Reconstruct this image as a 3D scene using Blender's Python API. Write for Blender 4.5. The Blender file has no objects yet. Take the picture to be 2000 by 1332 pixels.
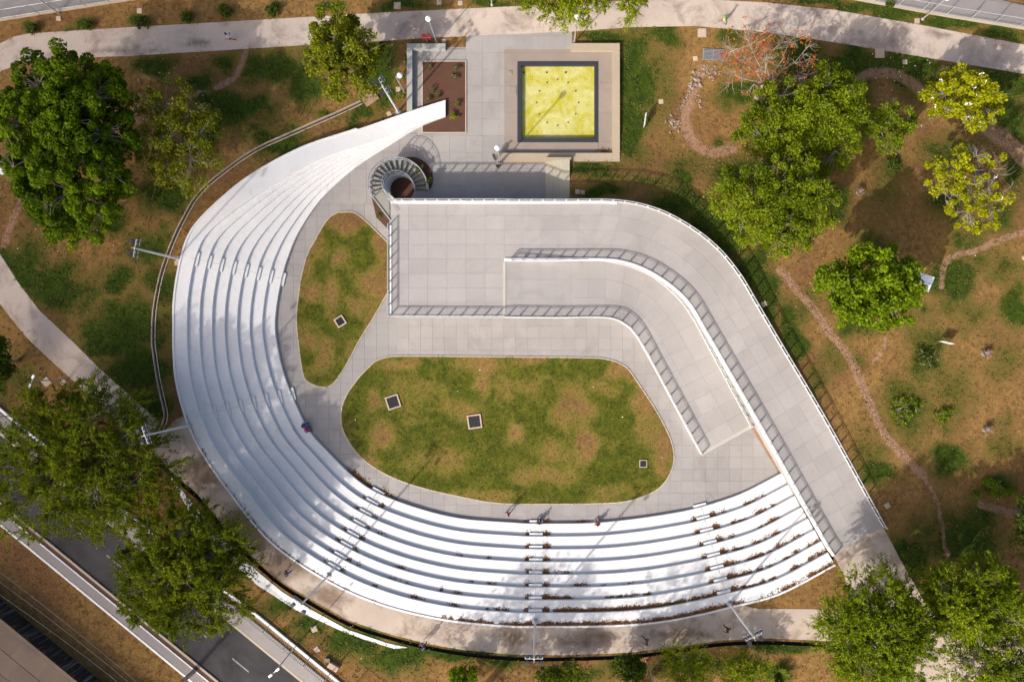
import bpy, bmesh, math, random
import numpy as np
from mathutils import Vector, Matrix
from mathutils.geometry import delaunay_2d_cdt

random.seed(7)
RNG = np.random.default_rng(11)
R = math.radians

# ------------------------------------------------------------------ camera, sky, sun, exposure
scene = bpy.context.scene
COL = scene.collection
H = 78.0                 # flying height of the camera over the plaza
S = 20.0                 # photograph pixels per metre on the plaza
NX, NY = 1060.0, 678.0   # the point straight below the camera

cam_d = bpy.data.cameras.new('camera')
cam = bpy.data.objects.new('camera', cam_d)
COL.objects.link(cam)
cam.location = (0, 0, H)
cam.rotation_euler = (0, 0, 0)
cam_d.sensor_width = 36.0
cam_d.lens = 36.0 * H * S / 2000.0
cam_d.shift_x = (1000.0 - NX) / 2000.0
cam_d.shift_y = (NY - 666.0) / 2000.0
cam_d.clip_end = 6000
cam_d.clip_start = 0.5
scene.camera = cam

SUN_EL = R(36.0)
SUN_AZ_TO = (0.66, 0.751)            # direction the shadows fall (x, y)
world = bpy.data.worlds.new('World')
scene.world = world
world.use_nodes = True
wn = world.node_tree
bg = wn.nodes['Background']
sky = wn.nodes.new('ShaderNodeTexSky')
sky.sky_type = 'NISHITA'
sky.sun_disc = False
sky.sun_elevation = SUN_EL
sky.sun_rotation = math.atan2(-SUN_AZ_TO[0], -SUN_AZ_TO[1])
sky.air_density = 0.75
sky.dust_density = 4.5
sky.ozone_density = 0.4
wn.links.new(sky.outputs[0], bg.inputs[0])
bg.inputs[1].default_value = 0.15

sd = bpy.data.lights.new('sun', 'SUN')
sun = bpy.data.objects.new('sun', sd)
COL.objects.link(sun)
sd.energy = 3.5
sd.angle = R(0.8)
sd.color = (1.0, 0.945, 0.87)
ldir = Vector((SUN_AZ_TO[0] * math.cos(SUN_EL), SUN_AZ_TO[1] * math.cos(SUN_EL), -math.sin(SUN_EL)))
sun.rotation_euler = ldir.to_track_quat('-Z', 'Y').to_euler()
sun.location = (-60, -70, 90)

vs = scene.view_settings
vs.view_transform = 'Standard'
vs.look = 'None'
vs.gamma = 1.0
vs.exposure = 0.56
scene.render.engine = 'CYCLES'
scene.cycles.max_bounces = 6
scene.cycles.transparent_max_bounces = 10

# ------------------------------------------------------------------ coordinates
_ys = np.linspace(-90, 90, 1801)
_zt = np.interp(_ys, [-90, -14, -6, 3.8, 11.6, 15.6, 16.6, 18.2, 20.5, 24, 90],
                [2.42, 2.42, 2.38, 2.2, 1.8, 0.95, 0.85, 0.32, 0.12, 0.0, 0.0])
_k = np.exp(-0.5 * (np.arange(-30, 31) / 8.0) ** 2); _k /= _k.sum()
_zt = np.convolve(np.pad(_zt, 30, mode='edge'), _k, mode='valid')

def Zt(y):
    return float(np.interp(y, _ys, _zt))

def P(px, py, z=0.0):
    k = (H - z) / H / S
    return ((px - NX) * k, (NY - py) * k, z)

def PT(px, py, dz=0.0):
    """photograph point lying on the terrain"""
    z = 0.0
    for _ in range(12):
        z = Zt((NY - py) * (H - z) / H / S)
    x, y, _z = P(px, py, z)
    return (x, y, z + dz)

def xy(p):
    return (p[0], p[1])

def inpoly(x, y, poly):
    c = False
    n = len(poly); j = n - 1
    for i in range(n):
        xi, yi = poly[i][0], poly[i][1]; xj, yj = poly[j][0], poly[j][1]
        if (yi > y) != (yj > y) and x < (xj - xi) * (y - yi) / (yj - yi) + xi:
            c = not c
        j = i
    return c

def inpoly_np(X, Y, poly):
    c = np.zeros(X.shape, bool)
    p = np.asarray([(a[0], a[1]) for a in poly])
    n = len(p); j = n - 1
    for i in range(n):
        xi, yi = p[i]; xj, yj = p[j]
        if yi != yj:
            m = ((yi > Y) != (yj > Y)) & (X < (xj - xi) * (Y - yi) / (yj - yi) + xi)
            c ^= m
        j = i
    return c

def catmull(pts, sub=6):
    pts = [np.array(p, float) for p in pts]
    out = []
    n = len(pts)
    for i in range(n - 1):
        p0 = pts[i - 1] if i > 0 else 2 * pts[0] - pts[1]
        p1, p2 = pts[i], pts[i + 1]
        p3 = pts[i + 2] if i + 2 < n else 2 * pts[-1] - pts[-2]
        for s in range(sub):
            t = s / sub
            out.append(0.5 * ((2 * p1) + (-p0 + p2) * t + (2 * p0 - 5 * p1 + 4 * p2 - p3) * t * t + (-p0 + 3 * p1 - 3 * p2 + p3) * t ** 3))
    out.append(pts[-1])
    return out

def resample(pts, d):
    pts = [Vector(p) for p in pts]
    cum = [0.0]
    for i in range(1, len(pts)): cum.append(cum[-1] + (pts[i] - pts[i - 1]).length)
    n = max(1, round(cum[-1] / d)); out = []
    for k in range(n + 1):
        s = cum[-1] * k / n
        i = max(0, min(len(pts) - 2, int(np.searchsorted(cum, s)) - 1))
        t = (s - cum[i]) / max(1e-9, cum[i + 1] - cum[i])
        out.append(pts[i].lerp(pts[i + 1], min(1, max(0, t))))
    return out

# ------------------------------------------------------------------ object helpers
def link(o, parent=None):
    COL.objects.link(o)
    if parent is not None:
        o.parent = parent
    return o

def tag(o, label=None, cat=None, group=None, kind=None):
    if label: o['label'] = label
    if cat: o['category'] = cat
    if group: o['group'] = group
    if kind: o['kind'] = kind
    return o

def empty(name, loc=(0, 0, 0), rz=0.0):
    o = bpy.data.objects.new(name, None)
    o.empty_display_size = 0.3
    o.location = loc
    o.rotation_euler = (0, 0, rz)
    return link(o)

class MB:
    """collects shapes; build() links them as ONE mesh object"""
    def __init__(s):
        s.v = []; s.f = []
    def add(s, v, f):
        b = len(s.v)
        s.v.extend([tuple(map(float, q)) for q in v])
        s.f.extend([tuple(b + i for i in q) for q in f])
        return s
    def box(s, c, size, rz=0.0, tilt=None):
        hx, hy, hz = size[0] / 2, size[1] / 2, size[2] / 2
        m = Matrix.Rotation(rz, 3, 'Z')
        if tilt is not None: m = m @ tilt
        v = [Vector(c) + m @ Vector((x * hx, y * hy, z * hz)) for x in (-1, 1) for y in (-1, 1) for z in (-1, 1)]
        f = [(0, 1, 3, 2), (4, 6, 7, 5), (0, 4, 5, 1), (2, 3, 7, 6), (0, 2, 6, 4), (1, 5, 7, 3)]
        return s.add(v, f)
    def prism(s, poly, z0, z1):
        n = len(poly)
        a = sum(poly[i][0] * poly[(i + 1) % n][1] - poly[(i + 1) % n][0] * poly[i][1] for i in range(n))
        if a < 0: poly = poly[::-1]
        v = [(p[0], p[1], z0) for p in poly] + [(p[0], p[1], z1) for p in poly]
        f = [tuple(range(n))[::-1], tuple(range(n, 2 * n))] + [(i, (i + 1) % n, n + (i + 1) % n, n + i) for i in range(n)]
        return s.add(v, f)
    def tube(s, pts, r, n=6, cap=True):
        pts = [Vector(p) for p in pts]
        rs = r if hasattr(r, '__len__') else [r] * len(pts)
        v = []; f = []
        prev = None
        for i, p in enumerate(pts):
            d = (pts[min(i + 1, len(pts) - 1)] - pts[max(i - 1, 0)])
            if d.length < 1e-9: d = Vector((0, 0, 1))
            d.normalize()
            up = Vector((0, 0, 1)) if abs(d.z) < 0.95 else Vector((1, 0, 0))
            if prev is not None and (prev - prev.dot(d) * d).length > 1e-3:
                a = (prev - prev.dot(d) * d).normalized()
            else:
                a = d.cross(up).normalized()
            prev = a
            b = d.cross(a)
            for k in range(n):
                t = 2 * math.pi * k / n
                v.append(p + (a * math.cos(t) + b * math.sin(t)) * rs[i])
        for i in range(len(pts) - 1):
            for k in range(n):
                f.append((i * n + k, i * n + (k + 1) % n, (i + 1) * n + (k + 1) % n, (i + 1) * n + k))
        if cap:
            f.append(tuple(range(n))[::-1]); f.append(tuple((len(pts) - 1) * n + k for k in range(n)))
        return s.add(v, f)
    def lathe(s, c, prof, n=12):
        v = []; f = []
        for (r, z) in prof:
            for k in range(n):
                t = 2 * math.pi * k / n
                v.append((c[0] + r * math.cos(t), c[1] + r * math.sin(t), c[2] + z))
        for i in range(len(prof) - 1):
            for k in range(n):
                f.append((i * n + k, i * n + (k + 1) % n, (i + 1) * n + (k + 1) % n, (i + 1) * n + k))
        f.append(tuple(range(n))[::-1]); f.append(tuple((len(prof) - 1) * n + k for k in range(n)))
        return s.add(v, f)
    def ball(s, c, r, n=10, m=7, sq=1.0):
        prof = [(max(1e-3, r * math.sin(math.pi * i / m)), -r * sq * math.cos(math.pi * i / m)) for i in range(m + 1)]
        return s.lathe(c, prof, n)
    def mesh(s, name, smooth=False):
        me = bpy.data.meshes.new(name)
        me.from_pydata(s.v, [], s.f)
        if smooth:
            me.polygons.foreach_set('use_smooth', [True] * len(me.polygons))
        me.update()
        return me
    def build(s, name, mat, parent=None, smooth=False, off=None):
        """off: world offset subtracted from the vertices (the parent's place)"""
        if off is not None:
            s.v = [(a - off[0], b - off[1], c - off[2]) for a, b, c in s.v]
        me = s.mesh(name, smooth)
        me.materials.append(mat)
        return link(bpy.data.objects.new(name, me), parent)

def copy_tree(o, parent=None):
    c = o.copy(); COL.objects.link(c); c.parent = parent
    for ch in list(o.children): copy_tree(ch, c)
    return c

def np_mesh(name, verts, quads, mat, parent=None, attr=None, loc=None):
    me = bpy.data.meshes.new(name)
    verts = np.asarray(verts, np.float32)
    quads = np.asarray(quads, np.int32)
    k = quads.shape[1]
    me.vertices.add(len(verts)); me.vertices.foreach_set('co', verts.ravel())
    me.loops.add(quads.size); me.loops.foreach_set('vertex_index', quads.ravel())
    me.polygons.add(len(quads)); me.polygons.foreach_set('loop_start', np.arange(0, quads.size, k, dtype=np.int32))
    me.polygons.foreach_set('loop_total', np.full(len(quads), k, np.int32))
    me.update(calc_edges=True)
    if attr:
        for an, vals in attr.items():
            a = me.attributes.new(an, 'FLOAT', 'POINT'); a.data.foreach_set('value', np.asarray(vals, np.float32))
    me.materials.append(mat)
    o = bpy.data.objects.new(name, me)
    if loc is not None: o.location = loc
    return link(o, parent)

# ------------------------------------------------------------------ materials
def _nt(name):
    m = bpy.data.materials.new(name); m.use_nodes = True
    nt = m.node_tree
    b = nt.nodes['Principled BSDF']
    return m, nt, b

def N(nt, t, **kw):
    n = nt.nodes.new(t)
    for k, v in kw.items(): setattr(n, k, v)
    return n

def noise(nt, vec, scale, detail=4.0, rough=0.55, dist=0.0):
    n = N(nt, 'ShaderNodeTexNoise')
    n.inputs['Scale'].default_value = scale; n.inputs['Detail'].default_value = detail
    n.inputs['Roughness'].default_value = rough; n.inputs['Distortion'].default_value = dist
    nt.links.new(vec, n.inputs['Vector'])
    return n.outputs[0]

def ramp(nt, fac, a, b, c0=(0, 0, 0), c1=(1, 1, 1)):
    n = N(nt, 'ShaderNodeValToRGB')
    n.color_ramp.elements[0].position = a; n.color_ramp.elements[1].position = b
    n.color_ramp.elements[0].color = (*c0, 1); n.color_ramp.elements[1].color = (*c1, 1)
    nt.links.new(fac, n.inputs[0])
    return n.outputs[0]

def mix(nt, fac, a, b, mode='MIX'):
    n = N(nt, 'ShaderNodeMix', data_type='RGBA', blend_type=mode)
    for s, v in ((n.inputs[0], fac), (n.inputs[6], a), (n.inputs[7], b)):
        if isinstance(v, (int, float)): s.default_value = v
        elif isinstance(v, tuple): s.default_value = (*v, 1)
        else: nt.links.new(v, s)
    return n.outputs[2]

def mathn(nt, op, a, b=0.0, clamp=False):
    n = N(nt, 'ShaderNodeMath', operation=op); n.use_clamp = clamp
    for s, v in ((n.inputs[0], a), (n.inputs[1], b)):
        if isinstance(v, (int, float)): s.default_value = v
        else: nt.links.new(v, s)
    return n.outputs[0]

def bump(nt, b, h, strength=0.4, dist=0.02):
    n = N(nt, 'ShaderNodeBump'); n.inputs['Strength'].default_value = strength; n.inputs['Distance'].default_value = dist
    nt.links.new(h, n.inputs['Height']); nt.links.new(n.outputs[0], b.inputs['Normal'])

def pos(nt):
    return N(nt, 'ShaderNodeNewGeometry').outputs['Position']

def plain(name, col, rough=0.6, metal=0.0, var=0.12, scale=3.0):
    m, nt, b = _nt(name)
    p = pos(nt)
    n1 = noise(nt, p, scale, 5)
    lo = tuple(c * (1 - var) for c in col); hi = tuple(min(1, c * (1 + var)) for c in col)
    c = ramp(nt, n1, 0.3, 0.7, lo, hi)
    nt.links.new(c, b.inputs['Base Color'])
    b.inputs['Roughness'].default_value = rough; b.inputs['Metallic'].default_value = metal
    return m

def concrete(name, col, stain=(0.2, 0.15, 0.1), amt=0.35, tone=0.10, big=0.18, grain=0.12, stain_scale=0.35, thr=0.52, attr=False):
    """weathered concrete: large tone changes, stains, grain, each piece a little different"""
    m, nt, b = _nt(name)
    p = pos(nt)
    rnd = N(nt, 'ShaderNodeObjectInfo').outputs['Random']
    n1 = noise(nt, p, big, 5, 0.6)
    n2 = noise(nt, p, stain_scale, 7, 0.65, 0.6)
    n3 = noise(nt, p, 9.0, 6, 0.7)
    c = ramp(nt, n1, 0.3, 0.7, tuple(q * 0.88 for q in col), tuple(min(1, q * 1.08) for q in col))
    c = mix(nt, mathn(nt, 'MULTIPLY', ramp(nt, n2, thr, thr + 0.24), amt), c, stain)
    if attr:
        aa = N(nt, 'ShaderNodeAttribute', attribute_name='green').outputs['Fac']
        n4 = noise(nt, p, 1.1, 8, 0.72, 0.6)
        ff = ramp(nt, mathn(nt, 'ADD', mathn(nt, 'MULTIPLY', aa, 0.55), mathn(nt, 'MULTIPLY', n4, 0.8)), 0.56, 0.86)
        c = mix(nt, mathn(nt, 'MULTIPLY', ff, 0.85), c, stain)
    g = ramp(nt, n3, 0.25, 0.75, (1 - grain,) * 3, (1 + grain * 0.4,) * 3)
    c = mix(nt, 1.0, c, g, 'MULTIPLY')
    t = ramp(nt, rnd, 0.0, 1.0, (1 - tone,) * 3, (1.0,) * 3)
    c = mix(nt, 1.0, c, t, 'MULTIPLY')
    nt.links.new(c, b.inputs['Base Color'])
    b.inputs['Roughness'].default_value = 0.85
    bump(nt, b, n3, 0.25, 0.01)
    return m

def ground_mat(name, dry=(0.30, 0.172, 0.054), dry2=(0.150, 0.083, 0.029), green=(0.048, 0.076, 0.006), green2=(0.017, 0.033, 0.005), k=1.0, olive=(0.105, 0.092, 0.018), lo=.33, hi=.60):
    """dry turf and green turf; where it is green comes from the attribute 'green'"""
    m, nt, b = _nt(name)
    p = pos(nt)
    a = N(nt, 'ShaderNodeAttribute', attribute_name='green').outputs['Fac']
    nA = noise(nt, p, 0.5, 8, 0.66, 0.5)
    nB = noise(nt, p, 2.2, 8, 0.72, 0.3)
    nC = noise(nt, p, 9.0, 5, 0.75)
    nD = noise(nt, p, 0.13, 5, 0.6, 0.4)
    nE = noise(nt, p, 24.0, 3, 0.8)
    nF = noise(nt, p, 1.1, 8, 0.75, 0.8)
    f = mathn(nt, 'ADD', a, mathn(nt, 'MULTIPLY', mathn(nt, 'SUBTRACT', nA, 0.5), k))
    f = mathn(nt, 'ADD', f, mathn(nt, 'MULTIPLY', mathn(nt, 'SUBTRACT', nB, 0.5), 0.95))
    f = mathn(nt, 'ADD', f, mathn(nt, 'MULTIPLY', mathn(nt, 'SUBTRACT', nC, 0.5), 0.5))
    f2 = ramp(nt, f, lo + .12, hi + .12)
    f1 = ramp(nt, f, lo - .20, hi - .16)
    cd = mix(nt, ramp(nt, nB, 0.36, 0.64), dry2, dry)
    cd = mix(nt, mathn(nt, 'MULTIPLY', ramp(nt, nD, 0.46, 0.66), 0.65), cd, (0.145, 0.066, 0.034))
    cd = mix(nt, mathn(nt, 'MULTIPLY', ramp(nt, nF, 0.55, 0.70), 0.6), cd, (0.075, 0.043, 0.022))
    cg = mix(nt, ramp(nt, nF, 0.36, 0.62), green2, green)
    c = mix(nt, mathn(nt, 'MULTIPLY', f1, 0.8), cd, olive)
    c = mix(nt, f2, c, cg)
    ab = N(nt, 'ShaderNodeAttribute', attribute_name='bare').outputs['Fac']
    fb = ramp(nt, mathn(nt, 'ADD', ab, mathn(nt, 'ADD', mathn(nt, 'MULTIPLY', mathn(nt, 'SUBTRACT', nB, 0.5), 0.9), mathn(nt, 'MULTIPLY', mathn(nt, 'SUBTRACT', nC, 0.5), 0.5))), 0.48, 0.78)
    cb = mix(nt, ramp(nt, nC, 0.3, 0.7), (0.21, 0.112, 0.066), (0.39, 0.235, 0.150))
    c = mix(nt, mathn(nt, 'MULTIPLY', fb, 0.9), c, cb)
    g = ramp(nt, nC, 0.28, 0.72, (0.58,) * 3, (1.32,) * 3)
    c = mix(nt, 1.0, c, g, 'MULTIPLY')
    g2 = ramp(nt, nE, 0.3, 0.7, (0.70,) * 3, (1.28,) * 3)
    c = mix(nt, 1.0, c, g2, 'MULTIPLY')
    nt.links.new(c, b.inputs['Base Color'])
    b.inputs['Roughness'].default_value = 0.95
    b.inputs['Specular IOR Level'].default_value = 0.1
    bump(nt, b, nC, 0.8, 0.06)
    return m

def leaf_mat(name, dark, light, trans=0.3):
    m, nt, b = _nt(name)
    a = N(nt, 'ShaderNodeAttribute', attribute_name='tint').outputs['Fac']
    c = mix(nt, a, dark, light)
    nt.links.new(c, b.inputs['Base Color'])
    b.inputs['Roughness'].default_value = 0.55
    b.inputs['Specular IOR Level'].default_value = 0.06
    tr = N(nt, 'ShaderNodeBsdfTranslucent')
    nt.links.new(c, tr.inputs[0])
    ms = N(nt, 'ShaderNodeMixShader'); ms.inputs[0].default_value = trans
    out = nt.nodes['Material Output']
    nt.links.new(b.outputs[0], ms.inputs[1]); nt.links.new(tr.outputs[0], ms.inputs[2])
    nt.links.new(ms.outputs[0], out.inputs[0])
    return m

def white_paint():
    m, nt, b = _nt('white_painted_concrete')
    p = pos(nt)
    n1 = noise(nt, p, 0.22, 6, 0.65, 0.5)
    n2 = noise(nt, p, 1.3, 8, 0.7, 0.8)
    n3 = noise(nt, p, 14, 4, 0.7)
    c = mix(nt, ramp(nt, n1, 0.35, 0.7), (0.60, 0.594, 0.586), (0.665, 0.658, 0.65))
    c = mix(nt, mathn(nt, 'MULTIPLY', ramp(nt, n2, 0.54, 0.74), 0.42), c, (0.42, 0.365, 0.29))
    c = mix(nt, mathn(nt, 'MULTIPLY', ramp(nt, n3, 0.66, 0.78), 0.25), c, (0.4, 0.37, 0.33))
    nt.links.new(c, b.inputs['Base Color'])
    b.inputs['Roughness'].default_value = 0.6
    bump(nt, b, n3, 0.15, 0.01)
    return m

def pool_mat():
    m, nt, b = _nt('yellow_mosaic')
    p = pos(nt)
    br = N(nt, 'ShaderNodeTexBrick'); br.offset = 0.0
    br.inputs['Scale'].default_value = 1.0; br.inputs['Brick Width'].default_value = 0.2; br.inputs['Row Height'].default_value = 0.2
    br.inputs['Mortar Size'].default_value = 0.012
    br.inputs['Color1'].default_value = (0.43, 0.385, 0.012, 1); br.inputs['Color2'].default_value = (0.38, 0.345, 0.012, 1)
    br.inputs['Mortar'].default_value = (0.30, 0.26, 0.05, 1)
    nt.links.new(p, br.inputs['Vector'])
    n1 = noise(nt, p, 0.38, 7, 0.68, 0.9)
    n2 = noise(nt, p, 1.6, 8, 0.72, 0.5)
    s = mathn(nt, 'ADD', mathn(nt, 'MULTIPLY', n1, 0.65), mathn(nt, 'MULTIPLY', n2, 0.35))
    c = mix(nt, mathn(nt, 'MULTIPLY', ramp(nt, s, 0.43, 0.60), 0.70), br.outputs[0], (0.56, 0.54, 0.30))
    nt.links.new(c, b.inputs['Base Color'])
    b.inputs['Roughness'].default_value = 0.35
    return m

def streak_mat():
    m, nt, b = _nt('stained_black_wall')
    p = pos(nt)
    mp = N(nt, 'ShaderNodeMapping'); mp.inputs['Scale'].default_value = (2.2, 2.2, 0.12)
    nt.links.new(p, mp.inputs['Vector'])
    n1 = noise(nt, mp.outputs[0], 1.5, 6, 0.7)
    c = ramp(nt, n1, 0.52, 0.72, (0.012, 0.012, 0.014), (0.20, 0.21, 0.24))
    nt.links.new(c, b.inputs['Base Color']); b.inputs['Roughness'].default_value = 0.8
    return m

def asphalt():
    m, nt, b = _nt('asphalt')
    p = pos(nt)
    n1 = noise(nt, p, 0.3, 5, 0.6, 0.5); n2 = noise(nt, p, 20, 4, 0.8)
    c = ramp(nt, n1, 0.35, 0.75, (0.018, 0.0165, 0.019), (0.056, 0.050, 0.050))
    c = mix(nt, 1.0, c, ramp(nt, n2, 0.3, 0.7, (0.7,) * 3, (1.3,) * 3), 'MULTIPLY')
    nt.links.new(c, b.inputs['Base Color']); b.inputs['Roughness'].default_value = 0.9
    bump(nt, b, n2, 0.3, 0.01)
    return m

def glass_mat():
    m, nt, b = _nt('railing_glass')
    b.inputs['Base Color'].default_value = (0.75, 0.8, 0.8, 1); b.inputs['Roughness'].default_value = 0.1
    tr = N(nt, 'ShaderNodeBsdfTransparent'); tr.inputs[0].default_value = (0.93, 0.94, 0.94, 1)
    ms = N(nt, 'ShaderNodeMixShader'); ms.inputs[0].default_value = 0.05
    nt.links.new(tr.outputs[0], ms.inputs[1]); nt.links.new(b.outputs[0], ms.inputs[2])
    nt.links.new(ms.outputs[0], nt.nodes['Material Output'].inputs[0])
    return m

M = {}
M['turf'] = ground_mat('dry_turf')
M['lawn'] = ground_mat('lawn_turf', dry=(0.27, 0.160, 0.052), dry2=(0.18, 0.105, 0.036), green=(0.100, 0.108, 0.010), green2=(0.036, 0.054, 0.006), k=1.2, olive=(0.165, 0.142, 0.024), lo=.36, hi=.72)
M['slab'] = concrete('plaza_slab', (0.310, 0.286, 0.268), (0.21, 0.18, 0.158), 0.6, 0.09)
M['deck'] = concrete('deck_slab', (0.345, 0.318, 0.300), (0.25, 0.225, 0.205), 0.6, 0.09)
M['joint'] = concrete('joint_concrete', (0.265, 0.243, 0.227), (0.19, 0.17, 0.155), 0.3, 0.0)
M['path'] = concrete('path_concrete', (0.46, 0.375, 0.310), (0.17, 0.13, 0.105), 0.9, 0.0, 0.3, 0.18, 0.42, 0.49, True)
M['walk'] = concrete('walk_concrete', (0.44, 0.355, 0.285), (0.15, 0.095, 0.056), 1.0, 0.0, 0.35, 0.2, 0.34, 0.48, True)
M['pad'] = concrete('pool_pad', (0.27, 0.218, 0.178), (0.19, 0.14, 0.11), 0.5, 0.05)
M['bench'] = concrete('bench_concrete', (0.36, 0.290, 0.205), (0.28, 0.21, 0.15), 0.3, 0.0)
M['greywall'] = concrete('grey_wall', (0.33, 0.33, 0.31), (0.22, 0.22, 0.2), 0.3, 0.0)
M['sidewalk'] = concrete('sidewalk_concrete', (0.27, 0.24, 0.225), (0.15, 0.13, 0.12), 0.4, 0.0)
M['kerb'] = concrete('kerb_concrete', (0.45, 0.37, 0.28), (0.28, 0.22, 0.16), 0.4, 0.05)
M['cover'] = concrete('cover_concrete', (0.50, 0.37, 0.28), (0.33, 0.22, 0.16), 0.4, 0.1)
M['terrace'] = concrete('terrace_paving', (0.17, 0.115, 0.08), (0.07, 0.05, 0.04), 0.7, 0.2, 0.5)
M['white'] = white_paint()
M['wkerb'] = plain('white_kerb', (0.70, 0.69, 0.68), 0.6, 0, 0.12, 2)
M['steel'] = plain('galvanised_steel', (0.55, 0.56, 0.57), 0.35, 0.7, 0.08)
M['strip'] = concrete('pale_strip', (0.42, 0.39, 0.34), (0.3, 0.27, 0.23), .3, 0)
M['rail'] = plain('painted_grey_steel', (0.40, 0.405, 0.41), 0.4, 0.3, 0.06)
M['darksteel'] = plain('dark_steel', (0.05, 0.052, 0.058), 0.5, 0.4, 0.2)
M['glass'] = glass_mat()
M['pool'] = pool_mat()
M['bluetile'] = concrete('dark_blue_tile', (0.022, 0.024, 0.034), (0.05, 0.052, 0.06), 0.35, 0.0)
M['soil'] = concrete('red_soil', (0.088, 0.034, 0.016), (0.045, 0.018, 0.010), 0.6, 0.0, 1.0, 0.35)
M['dirt'] = concrete('pink_dirt', (0.31, 0.19, 0.120), (0.16, 0.085, 0.05), 0.9, 0.0, 1.2, 0.45, 1.6)
M['sand'] = concrete('pale_sand', (0.36, 0.245, 0.155), (0.20, 0.115, 0.06), 0.9, 0.0, 1.0, 0.45, 1.3)
M['drain'] = concrete('wet_drain', (0.018, 0.014, 0.012), (0.03, 0.022, 0.016), 0.4, 0.0)
M['board'] = plain('brown_board', (0.26, 0.165, 0.095), 0.8, 0, 0.25, 1.5)
M['red'] = plain('red_plastic', (0.50, 0.045, 0.03), 0.45)
M['bark'] = plain('grey_bark', (0.20, 0.165, 0.135), 0.9, 0, 0.3, 6)
M['palebark'] = plain('pale_bark', (0.27, 0.215, 0.175), 0.9, 0, 0.2, 6)
M['darkbark'] = plain('dark_bark', (0.075, 0.055, 0.045), 0.9, 0, 0.3, 6)
M['globe'] = plain('white_globe', (0.82, 0.83, 0.85), 0.25, 0, 0.02)
M['mastpaint'] = plain('mast_paint', (0.55, 0.56, 0.57), .4, .1, .05)
M['black'] = plain('black_plastic', (0.018, 0.019, 0.022), 0.5)
M['lens'] = plain('lamp_lens', (0.55, 0.58, 0.62), 0.2)
M['rock'] = concrete('pale_rock', (0.33, 0.25, 0.19), (0.18, 0.12, 0.085), 0.6, 0.35, 2.0, 0.3, 2.0)
M['asphalt'] = asphalt()
M['mark'] = plain('road_paint', (0.22, 0.20, 0.185), 0.7, 0, 0.45, 4)
M['streak'] = streak_mat()
M['panel'] = plain('white_roof_sheet', (0.66, 0.68, 0.74), 0.5, 0, 0.05)
M['straw'] = plain('dry_straw', (0.20, 0.13, 0.085), 0.9, 0, 0.3, 5)
M['litter'] = leaf_mat('dry_leaves', (0.11, 0.050, 0.020), (0.30, 0.15, 0.06), 0.1)
M['petal'] = plain('white_petal', (0.75, 0.74, 0.72), 0.7)
M['tread'] = concrete('stair_tread', (0.26, 0.245, 0.205), (0.18, 0.16, 0.14), 0.3, 0.08)
M['beige'] = concrete('beige_steps', (0.42, 0.375, 0.28), (0.3, 0.26, 0.2), 0.3, 0.05)
M['grate'] = plain('cast_grate', (0.028, 0.03, 0.034), 0.6, 0.3, 0.3, 6)

# ------------------------------------------------------------------ plan of the bowl: bleachers, platform, ramps
RISE = 0.30
ST = [  # front edge, outer edge, share of the width taken by the steps, height factor
    ((870, 229), (870, 196), .03, .16), ((816, 251), (804, 217), .14, .24), ((755, 288), (699, 253), .36, .38),
    ((691, 330), (594, 288), .55, .56), ((627, 389), (500, 338), .66, .75), ((584, 452), (434, 389), .77, .90),
    ((562, 503), (380, 445), .85, .98), ((550, 545), (357, 500), .875, 1), ((541, 592), (343, 575), .875, 1),
    ((537, 636), (341, 640), .875, 1), ((541, 672), (342, 695), .875, 1), ((551, 719), (347, 748), .875, 1),
    ((569, 770), (366, 818), .875, 1), ((602, 839), (395, 880), .875, 1), ((643, 885), (449, 958), .875, 1),
    ((689, 930), (530, 1056), .875, 1), ((737, 962), (637, 1130), .875, 1), ((816, 992), (745, 1178), .875, 1),
    ((900, 1012), (870, 1208), .875, 1), ((1000, 1020), (990, 1220), .875, 1), ((1047, 1022), (1045, 1221), .875, 1),
    ((1153, 1021), (1180, 1220), .875, 1), ((1230, 1014), (1281, 1213), .875, 1), ((1306, 1003), (1365, 1198), .875, 1),
    ((1368, 990), (1422, 1184), .875, 1), ((1447, 964), (1520, 1158), .875, 1), ((1526, 924), (1630, 1101), .875, 1)]
SUB = 8
_sp = catmull([(a[0], a[1], b[0], b[1], g, t) for a, b, g, t in ST], SUB)
BL = []       # BL[i][j] world (x, y, top z of the riser at line j); j = 0 front .. 8 outer edge
for q in _sp:
    tau = min(1.0, q[5]); g = min(.875, q[4])
    row = []
    for j in range(9):
        f = g * j / 7.0 if j < 8 else 1.0
        z = RISE * tau * min(j + 1, 8)
        px = q[0] + (q[2] - q[0]) * f; py = q[1] + (q[3] - q[1]) * f
        row.append(P(px, py, z))
    BL.append(row)
NB = len(BL)
BL_POLY = [xy(r[0]) for r in BL] + [xy(r[8]) for r in BL[::-1]]

ZP = 3.2
UP = [((985, 393), (985, 507)), ((1095, 393), (1085, 507)), ((1205, 394), (1179, 507)), ((1280, 410), (1222, 513)),
      ((1345, 443), (1264, 529)), ((1400, 486), (1308, 557)), ((1442, 537), (1345, 593)), ((1475, 592), (1378, 648)),
      ((1515, 660), (1418, 717)), ((1607, 815), (1510, 877)), ((1705, 993), (1606, 1050)), ((1725, 1028), (1628, 1085))]
LO = [((985, 509.5), (985, 619)), ((1085, 509.5), (1085, 620)), ((1184, 510), (1185, 620)), ((1262, 534), (1222, 634)), ((1318, 576), (1242, 654)),
      ((1352, 620), (1258, 680)), ((1377, 665), (1275, 711)), ((1418, 742), (1319, 793)), ((1467, 833), (1370, 887))]

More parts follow.
